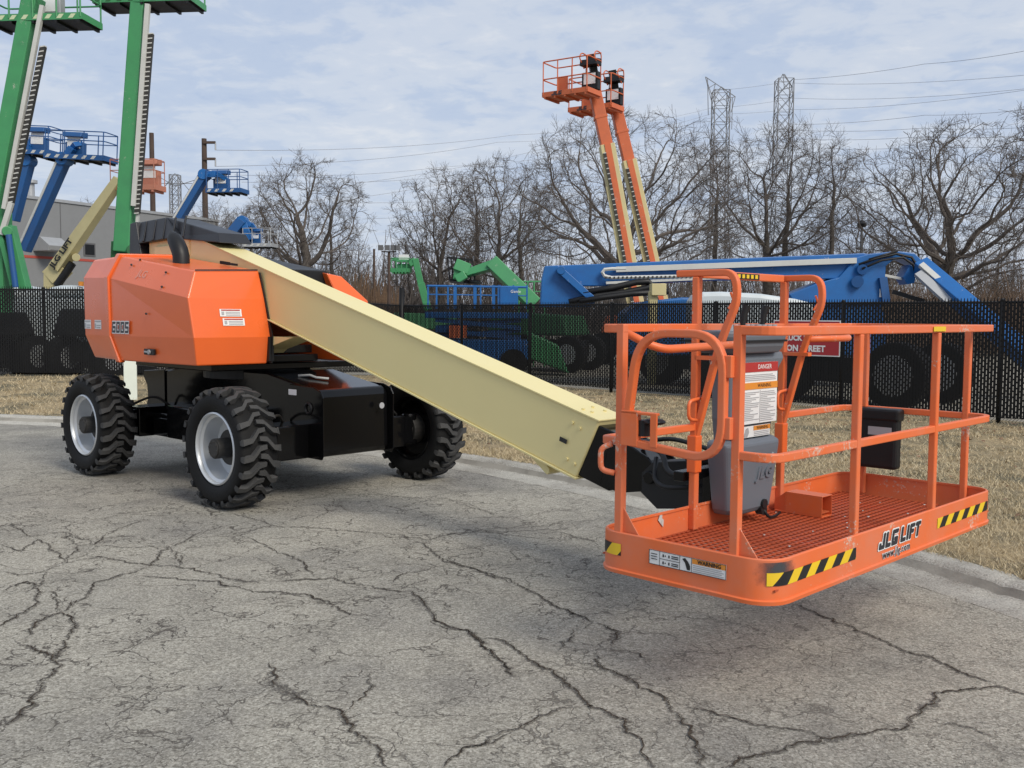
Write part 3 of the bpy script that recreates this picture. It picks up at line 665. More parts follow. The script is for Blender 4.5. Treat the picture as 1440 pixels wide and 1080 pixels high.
# ---- hoods -------------------------------------------------------
def hood(sg, name, yi_top, Y=None):
    # stations from front to back; profile: bottom, lower crease, upper crease, top edge, inner top
    def P(x, y, z):
        if Y and y > .6: y = {1: .47, 2: .655, 3: .70, 4: .50}[4 if z > 1.99 else 3 if z > 1.7 else 2 if z > 1.3 else 1]+(y-1.1)*.6
        return (x, sg*y, z)
    st = [[P(.885,1.11,1.175), P(.918,1.15,1.417), P(.85,1.165,1.756), P(.775,1.06,1.992), P(.775,yi_top,2.018)],
          [P(-.60,1.12,1.168), P(-.74,1.15,1.404), P(-.76,1.15,1.962), P(-.70,1.06,2.175), P(-.63,yi_top,2.19)]]
    q = MB(T); vs = st[0]+st[1]; fs = [(i, i+1, i+6, i+5) for i in range(4)]
    inn = [P(.885,.43,1.175), P(.918,.405,1.417), P(.85,.41,1.756)]
    b = len(vs); vs += inn+[P(-.60,.43,1.168)]
    fs += [(0, b, b+1, 1), (1, b+1, b+2, 2), (2, b+2, 4, 3), (0, 5, b+3, b), (4, 9, b+3, b, b+1, b+2), (5, 6, 7, 8, 9, b+3)]
    q.add(vs, fs); h = q.build(name, M_or, lift, bevel=.012)
    # raised rib band between the two hood sections
    q = MB(T); o = .022
    a = [P(-.595,1.12+o,1.15), P(-.735,1.15+o,1.404), P(-.755,1.15+o,1.968), P(-.69,1.06+o*.5,2.175+o), P(-.62,yi_top,2.19+o)]
    c = [P(-.70,1.11+o,1.15), P(-.84,1.14+o,1.404), P(-.86,1.14+o,1.975), P(-.80,1.05+o*.5,2.183+o), P(-.74,yi_top,2.2+o)]
    a2 = [P(-.595,1.08,1.15), P(-.735,1.10,1.404), P(-.755,1.10,1.94), P(-.69,1.02,2.14), P(-.62,yi_top,2.16)]
    c2 = [P(-.70,1.07,1.15), P(-.84,1.09,1.404), P(-.86,1.09,1.95), P(-.80,1.01,2.15), P(-.74,yi_top,2.17)]
    vs = a+c+c2+a2; fs = []
    for i in range(4):
        for k in range(4): fs.append((k*5+i, k*5+i+1, ((k+1) % 4)*5+i+1, ((k+1) % 4)*5+i))
    fs += [(0,5,10,15), (4,19,14,9)]
    q.add(vs, fs); q.build('hood_rib', M_or, h, bevel=.012)
    # rear section
    s2 = [[P(-.70,1.10,1.165), P(-.84,1.13,1.404), P(-.86,1.13,1.968), P(-.80,1.04,2.18), P(-.74,yi_top,2.195)],
          [P(-1.42,1.04,1.165), P(-1.56,1.08,1.40), P(-1.57,1.08,1.985), P(-1.50,.99,2.175), P(-1.44,yi_top,2.19)],
          [P(-1.52,.86,1.20), P(-1.66,.88,1.42), P(-1.67,.88,1.98), P(-1.59,.84,2.15), P(-1.56,yi_top,2.17)],
          [P(-1.58,.42,1.20), P(-1.72,.42,1.42), P(-1.73,.42,1.98), P(-1.65,.42,2.15), P(-1.62,yi_top,2.17)]]
    q = MB(T); vs = sum(s2, []); fs = []
    for k in range(3): fs += [(k*5+i, k*5+i+1, k*5+i+6, k*5+i+5) for i in range(4)]
    fs += [(0,1,2,3,4), (0,5,10,15)]
    q.add(vs, fs); q.build('rear_hood', M_or, h, bevel=.025)
    return h
h1 = hood(-1, 'hood', .44); h1['label'] = 'orange engine hood with exhaust pipe, on the near side of the boom'
h2 = hood(1, 'hood', .30, True); h2['label'] = 'orange hood on the far side of the boom'
for v in h2.data.vertices: pass
q = MB(T); q.box((-.95, -.12, 1.7), (.62, .22, 2.0)); q.prism([(-1.0,-.02,2.0), (.70,-.02,1.80), (.70,-.02,2.045), (-1.0,-.02,2.30)], (0, .38, 0)); q.build('side_cover', M_blkm, lift, bevel=.01)
q = MB(T); q.box((.90, -.435, 1.2), (.935, -.385, 1.42)); q.prism([(.935,-.40,1.18),(.955,-.40,1.42),(.80,-.43,2.0),(.78,-.43,2.0),(.90,-.40,1.42),(.89,-.40,1.18)], (0, -.012, 0)); q.build('hood_edge_trim', M_blkm, lift)
# exhaust
q = MB(T); ex = [(.02,-.80,2.05), (.015,-.80,2.16), (-.01,-.80,2.215), (-.055,-.80,2.27), (-.11,-.80,2.325), (-.155,-.80,2.365), (-.185,-.80,2.41)]
q.tube(ex, [.078,.078,.078,.076,.070,.045,.008], 18, caps=False); q.cyl((.02,-.80,2.05), (.02,-.80,2.085), .092, 18)
q.build('exhaust_pipe', M_blkm, h1, smooth='angle')
q = MB(T); q.beam((.779,-1.055,1.999), (.779,-.45,2.022), .008, .01); q.build('panel_gap', M_blkm, h1)
for x, y, z in ((.32,-1.10,1.99), (.35,-1.155,1.86), (-.38,-1.10,2.08), (-.28,-1.06,2.125), (.05,-1.165,1.62)):
    q = MB(T); q.ellipsoid((x,y,z), (.011,.011,.011), 8, 4); q.build('bolt', M_blkm, h1)
# hood latch, stickers, model number
def on_y(y, p): return T.w((p[0], y, p[1]))
q = MB(T); q.box((-.03,-1.158,1.245), (.17,-1.135,1.30)); q.build('latch_recess', M_blkm, h1, bevel=.006)
q = MB(T); q.cyl((.09,-1.17,1.272), (.09,-1.15,1.272), .022, 12); q.beam((0,-1.165,1.275), (.09,-1.165,1.27), .012, .014); q.build('latch', M_gal, h1)
upv = (0,0,1)
def plane_pt(y): return lambda px, py: T.w((0,y,0))
x6 = T.w((-.50, -1.166, 1.49))
def outlined(body, size, pos, xd, up, par, name, dark, edge, shear, sx, bold, out, spc=1.12):
    n = Vector(xd).normalized().cross(Vector(up).normalized())
    text(body, size, Vector(pos), xd, up, edge, par, name+'_outline', shear, .0005, sx, out, spc=spc)
    text(body, size, Vector(pos)+n*.0022, xd, up, dark, par, name, shear, .0005, sx, bold, spc=spc)
block('600S', .106, x6, T.x, upv, M_navy, M_white, h1, 'model_number', .86, .12, .21, .085, .22)
for x in (-1.13, -1.43):
    yy = -1.178+.02*0 if x > -1.1 else -1.12
    q = MB(T); yl = -(1.13+.05*(x+.84)/-.5*-1) - .006
    yl = -(1.13-(-.84-x)*.0694)-.008
    q.box((x-.08, yl-.001, 1.465), (x+.08, yl, 1.555)); q.build('warning_sticker', M_white, h1)
    q = MB(T); q.box((x-.07, yl-.004, 1.535), (x+.07, yl-.002, 1.548)); q.box((x-.03, yl-.004, 1.475), (x+.06, yl-.002, 1.485)); q.box((x-.03, yl-.004, 1.497), (x+.07, yl-.002, 1.507)); q.box((x-.07, yl-.004, 1.475), (x-.045, yl-.002, 1.52)); q.build('sticker_print', M_txtgrey, h1)
# stickers on the front face of the hood (plane between lower crease and top edge)
def fpt(y, z): # on front face
    t = (z-1.417)/(1.756-1.417); return T.w((.918-.068*t+.004, y, z))
fx = T.y; fu = (Vector(fpt(0,1.7))-Vector(fpt(0,1.45))).normalized()
for y, z, nm in ((-.78, 1.632, 0), (-.76, 1.552, 1)):
    c = fpt(y, z); f_ = Fr(c); f_.x = fx; f_.z = fu; f_.y = -(fx.cross(fu))
    q = MB(f_); q.box((-.105, .0, -.033), (.105, -.002, .033)); q.build('warning_sticker', M_white, h1)
    q = MB(f_); q.box((-.09, -.003, .018), (.09, -.0045, .028)); q.build('sticker_heading', M_red, h1)
    q = MB(f_)
    for r_ in range(3): q.box((-.05, -.003, -.024+r_*.013), (.09, -.0042, -.018+r_*.013))
    q.box((-.09, -.003, -.02), (-.065, -.0045, .01)); q.build('sticker_print', M_txtgrey, h1)
# faint lettering on upper hood, small dark catches on top
f0 = T.w((-.12, -1.117, 1.985)); upn = (Vector(T.w((-.05,-1.06,2.085)))-Vector(T.w((-.05,-1.16,1.86)))).normalized()
text('JLG', .10, f0, T.v((1, 0, -.125)), upn, flat('faint_lettering', (.70,.33,.24), .4), h1, 'faint_logo', .2, .0006, 1.2)
q = MB(T); q.beam((.25,-.52,2.105), (.36,-.50,2.09), .03, .03); q.beam((.42,-.52,2.085), (.5,-.50,2.075), .03, .02); q.build('hood_catch', M_blkm, h1)
# ---- boom --------------------------------------------------------
BY, BS = -.779, -.266
E0 = Vector((.416, 6.332, .575)); BF = Fr(E0, BY, BS)       # origin: near bottom corner of the boom tip, x forward
BW, BH = .262, .421
q = MB(BF)
LB = 5.45
pl = [(-LB-.32, .12), (-LB-.05, -.03), (0, 0), (.085, BH), (-LB+.05, BH), (-LB-.3, BH-.02)]
q.prism([(x, 0, z) for x, z in [(-LB-.42,.05),(-LB+.2,.0),(0,0),(.085,BH),(-LB+.1,BH),(-LB-.42,BH-.05)]], (0, BW, 0))
bo = q.build('boom', M_cream, lift, bevel=.012); bo['label'] = 'long cream boom section sloping down to the platform'
q = MB(BF)
for z0, z1 in ((-.012, .002), (BH-.004, BH+.008)):
    q.box((-LB, -.012, z0), (0.01 if z0 < 0 else .09, BW+.012, z1))
q.build('boom_edge_strip', M_cream, bo, bevel=.003)
for x, z in ((-.12,.335),(-.05,.322),(-.10,.09),(-.03,.082)): q = MB(BF); q.cyl((x,-.012,z), (x,.0,z), .011, 6); q.build('bolt', M_cream, bo)
for x, y in ((-.10,.05),(-.04,.07),(-.12,.17),(-.04,.2)): q = MB(BF); q.cyl((x,y,BH+.006), (x,y,BH+.018), .011, 6); q.build('bolt', M_cream, bo)
q = MB(BF); q.box((-.19,-.0135,.185), (-.125,-.0115,.215)); q.build('slot', M_black, bo)
q = MB(BF); q.prism([(-.68,.05,-.01), (-.50,.05,-.02), (-.305,.05,-.095), (-.28,.05,-.10), (-.265,.05,-.08), (-.275,.05,-.055), (-.36,.05,-.012)], (0, .16, 0)); q.build('hose_guard_flap', M_cream, bo, bevel=.003)
# rear pivot cover: cream hub then black cover
q = MB(T); q.box((-1.45,-.43,2.20), (-.55,-.12,2.42)); q.build('boom_hub', M_cream, lift, bevel=.02)
q = MB(T)
q.hexa([(-1.72,-.50,2.36),(-.62,-.50,2.39),(-.62,-.05,2.39),(-1.72,-.05,2.36),(-1.55,-.46,2.60),(-.98,-.46,2.61),(-.98,-.09,2.61),(-1.55,-.09,2.60)])
q.hexa([(-.98,-.47,2.40),(.10,-.45,2.30),(.10,-.10,2.30),(-.98,-.08,2.40),(-.98,-.45,2.61),(.02,-.42,2.40),(.02,-.12,2.40),(-.98,-.10,2.61)])
q.hexa([(-1.78,-.50,2.16),(-1.46,-.50,2.16),(-1.46,-.05,2.16),(-1.78,-.05,2.16),(-1.74,-.50,2.59),(-1.60,-.50,2.6),(-1.60,-.05,2.6),(-1.74,-.05,2.59)])
for i in range(5):
    x = -1.45+i*.22; q.prism([(x,-.515,2.38),(x+.05,-.515,2.38),(x+.045,-.47,2.6),(x+.02,-.47,2.6)], (0,.02,0))
q.build('rear_boom_cover', M_cover, lift, bevel=.02)
# fly end and platform support
q = MB(BF); q.box((-.3, .018, .012), (.27, BW-.018, BH-.035))
fo = q.build('fly_section', M_blk, lift, bevel=.008)
q = MB(BF)
for y in (.004, BW-.02):
    q.prism([(.20,y,.03), (.36,y,.04), (.60,y,.155), (.64,y,.20), (.62,y,.27), (.50,y,.335), (.19,y,.375)], (0,.016,0))
q.prism([(.2,.018,.35),(.5,.018,.31),(.6,.018,.26),(.6,.018,.23),(.2,.018,.32)], (0,BW-.036,0))
q.cyl((.555,-.018,.225), (.555,BW+.018,.225), .04, 16)
q.build('boom_nose', M_blk, fo, bevel=.005)
q = MB(T)
q.prism([(5.02,-.39,.60), (5.22,-.39,.46), (5.50,-.39,.50), (5.58,-.39,.62), (5.45,-.39,.78), (5.18,-.39,.74)], (0,.20,0))
q.cyl((5.56,-.40,.46), (5.56,-.40,.80), .085, 20); q.cyl((5.56,-.40,.79), (5.56,-.40,.83), .11, 20); q.cyl((5.56,-.40,.61), (5.56,-.40,.66), .10, 20)
q.build('platform_rotator', M_blkm, lift, bevel=.006)
q = MB(T)                                   # hydraulic hoses looping over the rotator
q.tube(rounded([(4.95,-.30,.84),(5.15,-.36,.86),(5.32,-.46,.80),(5.38,-.52,.72),(5.55,-.55,.70),(5.66,-.5,.74)], .1), .017, 8)
q.tube(rounded([(5.0,-.22,.83),(5.2,-.24,.88),(5.45,-.26,.85),(5.7,-.28,.80)], .1), .014, 8)
q.tube(rounded([(5.25,-.44,.78),(5.3,-.53,.66),(5.40,-.56,.63),(5.6,-.52,.66)], .08), .014, 8)
q.build('hydraulic_hose', M_blkm, lift, smooth=True)
q = MB(T); q.beam((5.56,-.40,.70), (5.80,-.46,.70), .10, .18); q.build('support_arm', M_blk, lift, bevel=.006)
q = MB(B); q.box((-.50,.47,.53), (.44,.535,.585)); q.box((-.50,.47,.78), (.44,.535,.83))
for x in (-.24, .1): q.box((x,.475,.56), (x+.06,.53,.80))
q.build('platform_bracket', M_blk, lift, bevel=.005)
# ---- work platform -----------------------------------------------
Z0, Z1, ZF = .475, .657, .535
HL, HW, RC = 1.22, .457, .13
def perim(s):               # walk round the toe board from the left end of the front side; +s towards the right
    # front straight, right corner, right side, back, left: returns point (x,y) and outward normal
    seg = [('l', 2*(HL-RC)), ('a', RC*math.pi/2), ('l', 2*(HW-RC)), ('a', RC*math.pi/2)]*2
    x, y, h = -(HL-RC), -HW, 0.; tot = 2*(2*(HL-RC)+2*(HW-RC)+math.pi*RC); s %= tot
    for k, L in seg:
        t = min(s, L)
        if k == 'l': x += math.cos(h)*t; y += math.sin(h)*t
        else:
            cx, cy = x-math.sin(h)*RC, y+math.cos(h)*RC; h += t/RC; x, y = cx+math.sin(h)*RC, cy-math.cos(h)*RC
        s -= t
        if s <= 0: break
    return x, y, math.sin(h), -math.cos(h)
TOT = 2*(2*(HL-RC)+2*(HW-RC)+math.pi*RC)
def ss(x): return x+(HL-RC)         # arc length of x on the front side
q = MB(B); n = 160; vs = []; fs = []
pr = [(0, Z0), (.006, Z0-.004), (.009, Z0+.012), (.0, Z0+.017), (0, Z1-.004), (-.004, Z1), (-.012, Z1), (-.012, Z1-.012), (-.005, Z1-.014), (-.005, Z0)]; k = len(pr)
for i in range(n):
    x, y, nx, ny = perim(TOT*i/n)
    for o, z in pr: vs.append((x+nx*o, y+ny*o, z+.0015*noise.noise(Vector((x*3, y*3, 1)))))
for i in range(n):
    for j in range(k): fs.append((i*k+j, i*k+(j+1) % k, ((i+1) % n)*k+(j+1) % k, ((i+1) % n)*k+j))
q.add(vs, fs); toe = q.build('toe_board', M_orw, lift, smooth='angle'); toe['label'] = 'orange toe board with hazard stripes and lettering'
def stripes(s0, s1, z0, z1, pitch, par, slant=.05, first=0):
    mats = [M_yel, M_black]; q = MB(B); s = s0-slant; i = first; H = z1-z0
    while s < s1:
        e = s+pitch/2
        vs = []; m = 8; nz = 5
        for a in range(m+1):
            for c in range(nz+1):
                f = c/nz; u = s+(e-s)*a/m+slant*f; u = max(s0, min(s1, u))
                x, y, nx, ny = perim(u); vs.append((x+nx*.0025, y+ny*.0025, z0+H*f))
        fs = [(a*(nz+1)+c, (a+1)*(nz+1)+c, (a+1)*(nz+1)+c+1, a*(nz+1)+c+1) for a in range(m) for c in range(nz)]
        q.mi = i % 2; q.add(vs, fs); s = e; i += 1
    q.build('hazard_stripe', mats, par, fix=False)
stripes(ss(-1.20), ss(-.505), .550, .603, .148, toe, first=0)
stripes(ss(.40), ss(1.10), .550, .603, .148, toe, first=0)
stripes(TOT-.10-(2*HW-2*RC)-.09, TOT-.02-(2*HW-2*RC)-.0-.095+.0, .55, .603, .148, toe, first=1) if False else None
x0 = TOT-RC*math.pi/2-2*(HW-RC)
stripes(x0-.10, x0+.03, .552, .605, .16, toe, first=1)
# scorched corner patch
q = MB(B); vs = []; fs = []; na = 26
for i in range(na+1):
    x, y, nx, ny = perim(ss(-1.30)+.36*i/na)
    for j in range(7):
        vs.append((x+nx*.0016, y+ny*.0016, .548+(Z1-.012-.548)*j/6))
for i in range(na):
    for j in range(6): fs.append((i*7+j, (i+1)*7+j, (i+1)*7+j+1, i*7+j+1))
m, nt, b = newmat('scorch'); co = coords(nt)
b.inputs['Base Color'].default_value = (.05,.06,.068,1); b.inputs['Roughness'].default_value = .6
vd = N(nt, 'ShaderNodeVectorMath', operation='DISTANCE'); nt.links.new(co, vd.inputs[0])
pc = B.w((perim(ss(-1.15))[0], perim(ss(-1.15))[1], .618))-MO; vd.inputs[1].default_value = tuple(pc)
nn = noi(nt, co, 22, 4, .7); mu = N(nt, 'ShaderNodeMath', operation='MULTIPLY_ADD'); nt.links.new(nn, mu.inputs[0]); mu.inputs[1].default_value = .09; nt.links.new(vd.outputs['Value'], mu.inputs[2])
al = ramp(nt, mu.outputs[0], [(.06, (.9,.9,.9)), (.15, (0,0,0))]).outputs[0]; nt.links.new(al, b.inputs['Alpha'])
q.add(vs, fs); q.build('scorch_mark', m, toe, fix=False)
# name and web address
cN = B.w((-.045, -HW-.003, .588)); block('JLG LIFT', .074, cN, B.x, (0,0,1), M_navy, M_white, toe, 'company_name', 1.10, .22, .27, .075, .10)
cN = B.w((-.085, -HW-.003, .519)); outlined('www.jlg.com', .052, cN, B.x, (0,0,1), toe, 'web_address', M_navy, M_white, .0, 1.0, .0, .0026)
# capacity / warning label on the entry end
def endbox(q, y0, y1, z0, z1, d): q.box((-HL-d, y0, z0), (-HL-d+.001, y1, z1))
q = MB(B); endbox(q, -.25, .138, .549, .612, .004); lab = q.build('capacity_label', M_white, toe)
q = MB(B)
for (y0,y1,z0,z1) in ((-.25,.138,.549,.551),(-.25,.138,.610,.612),(.136,.138,.55,.612),(-.25,-.248,.55,.612),(.0815,.083,.55,.612),(-.023,-.0215,.55,.612),(-.083,-.0815,.55,.612),(-.02,.082,.579,.581)): endbox(q, y0, y1, z0, z1, .006)
for zz in (.564, .595):
    q.box((-HL-.0065, .03, zz-.006), (-HL-.005, .036, zz+.006)); q.box((-HL-.0065, .06, zz-.006), (-HL-.005, .066, zz+.006)); q.box((-HL-.0065, .05, zz-.003), (-HL-.005, .054, zz+.003))
    for k_ in range(2): q.box((-HL-.0065, -.015, zz-.006+.008*k_), (-HL-.005, .02, zz-.002+.008*k_))
for k_ in range(3): q.box((-HL-.0065, .095, .572+.011*k_), (-HL-.005, .128, .575+.011*k_))
q.prism([(-HL-.0065,-.075,.557),(-HL-.0065,-.06,.557),(-HL-.0065,-.05,.585),(-HL-.0065,-.035,.6),(-HL-.0065,-.05,.605),(-HL-.0065,-.066,.59),(-HL-.0065,-.075,.575)], (.001,0,0))
q.build('label_print', M_black, lab)
q = MB(B); endbox(q, -.247, -.085, .588, .609, .0055); q.build('warning_band', M_lor, lab)
text('WARNING', .0235, B.w((-HL-.0072, -.17, .5985)), -B.y, (0,0,1), M_black, lab, 'warning_text', 0, .0004, 1.0, .0006)
q = MB(B)
for k_ in range(4): q.box((-HL-.0065, -.24+.01*(k_ % 2), .556+.008*k_), (-HL-.005, -.09, .5585+.008*k_))
q.build('label_small_print', M_txtgrey, lab)
# floor grating
q = MB(B)
for i in range(-11, 12):
    y = i*.04
    if abs(y) < HW-.01: q.box((-HL+.05, y-.0032, ZF-.007), (HL-.05, y+.0032, ZF))
for i in range(-29, 30):
    x = i*.040; wdt = HW-.02; q.box((x-.0032, -wdt, ZF-.010), (x+.0032, wdt, ZF-.002))
q.build('floor_grating', M_mesh, lift, fix=False)
q = MB(B)
for x in (-.8, -.3, .3, .8): q.box((x-.03, -HW+.012, Z0+.002), (x+.03, HW-.012, ZF-.02))
q.build('floor_frame', M_orw, lift)
q = MB(B)                                        # litter caught in the grating
for _ in range(26):
    x, y = rnd.uniform(-.9, 1.1), rnd.uniform(-.4, .4); s = rnd.uniform(.006, .014); q.prism([(x-s,y-s*.5,ZF+.001),(x+s,y-s*.3,ZF+.002),(x+s*.4,y+s*.7,ZF+.002)], (0,0,.002))
q.build('litter', M_alu, lift, kind='stuff')
RT, RMZ, RS = 1.566, 1.062, .042                   # rail heights, tube size
def sq(q, pts, w_=.042, h_=.042):
    for a, c in zip(pts, pts[1:]): q.beam(a, c, w_, h_)
def ribbon(q, pts, w_, h_):                        # continuous rectangular bar along a level curve
    P = [Vector(p) for p in pts]; vs = []; k = len(P)
    for i, p in enumerate(P):
        d = (P[min(i+1, k-1)]-P[max(i-1, 0)]).normalized(); s_ = Vector((d.y, -d.x, 0)).normalized()
        vs += [p+s_*w_/2-Vector((0,0,h_/2)), p+s_*w_/2+Vector((0,0,h_/2)), p-s_*w_/2+Vector((0,0,h_/2)), p-s_*w_/2-Vector((0,0,h_/2))]
    fs = [(i*4+e, i*4+(e+1) % 4, (i+1)*4+(e+1) % 4, (i+1)*4+e) for i in range(k-1) for e in range(4)]+[(0,1,2,3), tuple(4*(k-1)+e for e in (3,2,1,0))]
    q.add(vs, fs)
xl, xr, yf, yb = -1.195, 1.195, -.435, .435
P1 = (xl, -.272); P0 = (xl, .325)
main = [(xl, -.285, 0)]+rounded([(xl, -.285, 0), (xl, yf, 0), (xr, yf, 0), (xr, yb, 0), (xl+.06, yb, 0)], .12, 6)[1:]
# top rail: from gate post round the front, right end and back to the left rear corner
q = MB(B); tp = rounded([(xl, -.255, RT), (xl, yf, RT), (xr, yf, RT), (xr, yb, RT), (xl-.0, yb, RT), (xl, .325-.02, RT)], .12, 6); ribbon(q, tp, .036, .038); tr_ = q.build('top_rail', M_orw, lift, bevel=.005)
q = MB(B); q.box((.27, yf-.024, RT-.012), (.42, yf-.0225, RT+.012)); q.build('caution_label', M_yel, tr_)
q = MB(B); mp_ = rounded([(xl, -.255, RMZ), (xl, yf, RMZ), (xr, yf, RMZ), (xr, yb, RMZ), (.41, yb, RMZ)], .12, 6); ribbon(q, mp_, .030, .036); q.build('mid_rail', M_orw, lift, bevel=.005)
q = MB(B); mp_ = rounded([(-.47, yb, RMZ), (xl, yb, RMZ), (xl, .325, RMZ)], .10, 6); ribbon(q, mp_, .030, .036); q.build('mid_rail', M_orw, lift, bevel=.005)
def post(x, y, z0, z1, w_=.036, d_=.036, gus=None):
    q = MB(B); q.box((x-w_/2, y-d_/2, z0), (x+w_/2, y+d_/2, z1))
    if gus: q.prism([(x, y-.003, Z1-.01), (x, y-.003, Z1+.13), (x+gus[0]*.11, y+gus[1]*.11, Z1-.01)], (.005*abs(gus[1]), .006*abs(gus[0]), 0))
    q.build('post', M_orw, lift, bevel=.006)
inn = .012
post(xl, P1[1], ZF, RT+.020, .037, .037, (0, -1)); post(xl, P0[1], ZF, RT+.020, .037, .037, (0, -1))
post(-.488, yf, ZF, RT-.018); post(.37, yf, ZF, RT-.018); post(xr, -.29, ZF, RT-.018); post(xr, .30, ZF, RT-.018) if False else None
post(1.10, yb, ZF, RT-.018) if False else None
post(.96, yb, ZF, RT-.018) if False else None
post(1.19, yb-.12, ZF, RT-.018)
post(-.46, yb, ZF, 1.82, .040, .038); post(.40, yb, ZF, 1.82, .040, .038)
for x in (-.46, .40):       # sleeves low on the two main posts
    q = MB(B); q.box((x-.028, yb-.028, .83), (x+.028, yb+.028, 1.02)); q.build('post_sleeve', M_or, lift, bevel=.006)
    q = MB(B); q.tube(rounded([(x-.03,yb-.03,1.10),(x-.10,yb-.03,1.11),(x-.10,yb-.03,1.20),(x-.0,yb-.03,1.21)], .03), .009, 8); q.build('lanyard_ring', M_orw, lift, smooth=True)
# lanyard ring below the left mid rail, latch
q = MB(B); q.tube(rounded([(xl-.02,.36,1.05),(xl-.05,.40,1.03),(xl-.05,.40,.93),(xl-.02,.345,.92)], .04), .013, 8); q.build('lanyard_ring', M_orw, lift, smooth=True)
# console guards (bent square tubes) and the cross bar
for x, nm in ((-.46, 0), (.40, 1)):
    q = MB(B); pts = rounded([(x,.555,1.838),(x,.215,1.838),(x,.20,1.70),(x,.30,1.48),(x,.435,.99)], .12, 7)
    for i in range(len(pts)-1): pass
    q.tube(pts, .0240, 4); g = q.build('console_guard', M_orw, lift, bevel=.006)
    q = MB(B); q.tube([(x+.03,.26,1.74),(x+.05,.255,1.70),(x+.03,.27,1.66)], .006, 6); q.build('hook', M_orw, g)
q = MB(B); q.box((-.43, .42, 1.815), (.37, .455, 1.855)); cb_ = q.build('cross_bar', M_orw, lift, bevel=.005)
q = MB(B); q.box((-.17, .4175, 1.82), (.10, .419, 1.85)); q.build('caution_label', M_black, cb_)
q = MB(B)
for i in range(6): q.box((-.16+i*.043, .4155, 1.825), (-.135+i*.043, .417, 1.845))
q.build('caution_print', M_yel, cb_)
for pts in ([(xl+.09,.43,RT),(xl+.17,.25,1.47),(-.455,.21,1.485)], [(.405,.28,1.50),(.70,.25,1.50),(.84,.25,1.50),(.86,.33,1.53),(.80,.43,RT)]):
    q = MB(B); q.tube(rounded([Vector(p) for p in pts], .09, 6), .019, 10); q.build('grab_bar', M_orw, lift, smooth=True)
for x in (-.46, .40):
    q = MB(B); q.box((x-.02, .27, 1.405), (x+.02, .43, 1.425)); q.build('guard_stay', M_orw, lift)
# gate: rounded frame hung on the front post of the entry end
gx = xl-.035
q = MB(B); gp = rounded([(gx,.262,1.09),(gx,.268,1.24),(gx,.19,1.545),(gx,-.21,1.545),(gx,-.225,1.04),(gx,-.1,1.035),(gx,.262,1.08)], .15, 7)
gp = [Vector((gx,.275,1.09)), Vector((gx,.262,1.16))]+rounded([(gx,.262,1.16),(gx,.205,1.55),(gx,-.222,1.55),(gx,-.222,1.03),(gx,.29,1.075)], .16, 8)[1:]
for i in range(len(gp)-1): pass
vsq = MB(B); vsq.tube(gp, .0245, 4); gate = vsq.build('gate', M_orw, lift, bevel=.006)
gate['label'] = 'swing gate with rounded tube frame at the entry end'
for z in (1.17, 1.42):
    q = MB(B); q.box((gx-.008, -.262, z-.045), (gx+.03, -.225, z+.045)); q.build('hinge', M_orw, gate, bevel=.004)
q = MB(B); q.box((gx-.02,.195,1.055), (gx+.01,.285,1.21)); q.box((gx-.02,.10,1.195), (gx+.015,.285,1.207)); q.box((gx-.022,.09,1.06), (gx-.012,.125,1.207)); q.box((gx-.01,.225,1.07), (gx+.035,.265,1.20))
q.build('latch_box', M_orw, gate, bevel=.003)
q = MB(B); q.cyl((gx+.02,.19,1.10), (gx+.02,.19,1.17), .03, 12); q.ellipsoid((gx+.03,.14,1.165), (.05,.05,.016)); q.build('latch_knob', M_blkm, gate)
# manual box on the right end
q = MB(B); q.box((1.10,.07,.71), (1.185,.335,1.07)); mb_ = q.build('manual_box', M_blkm, lift, bevel=.02)
q = MB(B); q.box((1.098,.10,.915), (1.0995,.245,.965)); q.build('box_label', M_txtgrey, mb_)
q = MB(B); q.box((1.094,.06,1.0), (1.19,.345,1.075)); q.build('box_lid', M_blkm, mb_, bevel=.015)
# console
def loft(q, rings):
    n = len(rings[0]); vs = sum([list(r) for r in rings], []); fs = []
    for i in range(len(rings)-1):
        for j in range(n): fs.append((i*n+j, i*n+(j+1) % n, (i+1)*n+(j+1) % n, (i+1)*n+j))
    fs += [tuple(range(n-1, -1, -1)), tuple((len(rings)-1)*n+j for j in range(n))]
    q.add(vs, fs)
def ring(x0, x1, y0, y1, z, c=.03, dz=0):
    return [(x0+c,y0,z+dz),(x1-c,y0,z+dz),(x1,y0+c,z+dz),(x1,y1,z),(x0,y1,z),(x0,y0+c,z+dz)]
q = MB(B); loft(q, [ring(-.27,.08,.315,.44,.59,.05), ring(-.29,.10,.295,.44,.62,.05), ring(-.345,.145,.275,.44,.93,.05), ring(-.35,.15,.275,.44,.965,.05), ring(-.33,.13,.30,.44,.985,.05)])
con = q.build('control_console', M_grey, lift, bevel=.012); con['label'] = 'grey plastic control console with white warning labels'
q = MB(B); loft(q, [ring(-.30,.10,.325,.43,.98,.02), ring(-.32,.12,.315,.43,1.10,.02), ring(-.33,.13,.305,.43,1.33,.02), ring(-.36,.19,.30,.43,1.40,.02), ring(-.36,.19,.31,.43,1.435,.02)]); q.build('console_panel', M_grey, con, bevel=.01)
q = MB(B); loft(q, [ring(-.38,.12,.27,.48,1.435,.06), ring(-.44,.135,.25,.51,1.47,.06), ring(-.455,.145,.24,.52,1.52,.06), ring(-.455,.145,.24,.52,1.545,.06), ring(-.44,.13,.255,.52,1.556,.06,-.006)]); hd = q.build('control_head', M_grey, con, bevel=.008)
q = MB(B); loft(q, [ring(-.46,.15,.236,.523,1.492,.06), ring(-.46,.15,.236,.523,1.503,.06)]); q.build('seal', M_blkm, hd)
for i in range(4):
    for j in range(2):
        q = MB(B); x, y = -.10+i*.052, .30+j*.10; q.cyl((x,y,1.55), (x,y,1.582), .021, 12, .018); q.build('switch', M_clear, hd, smooth='angle')
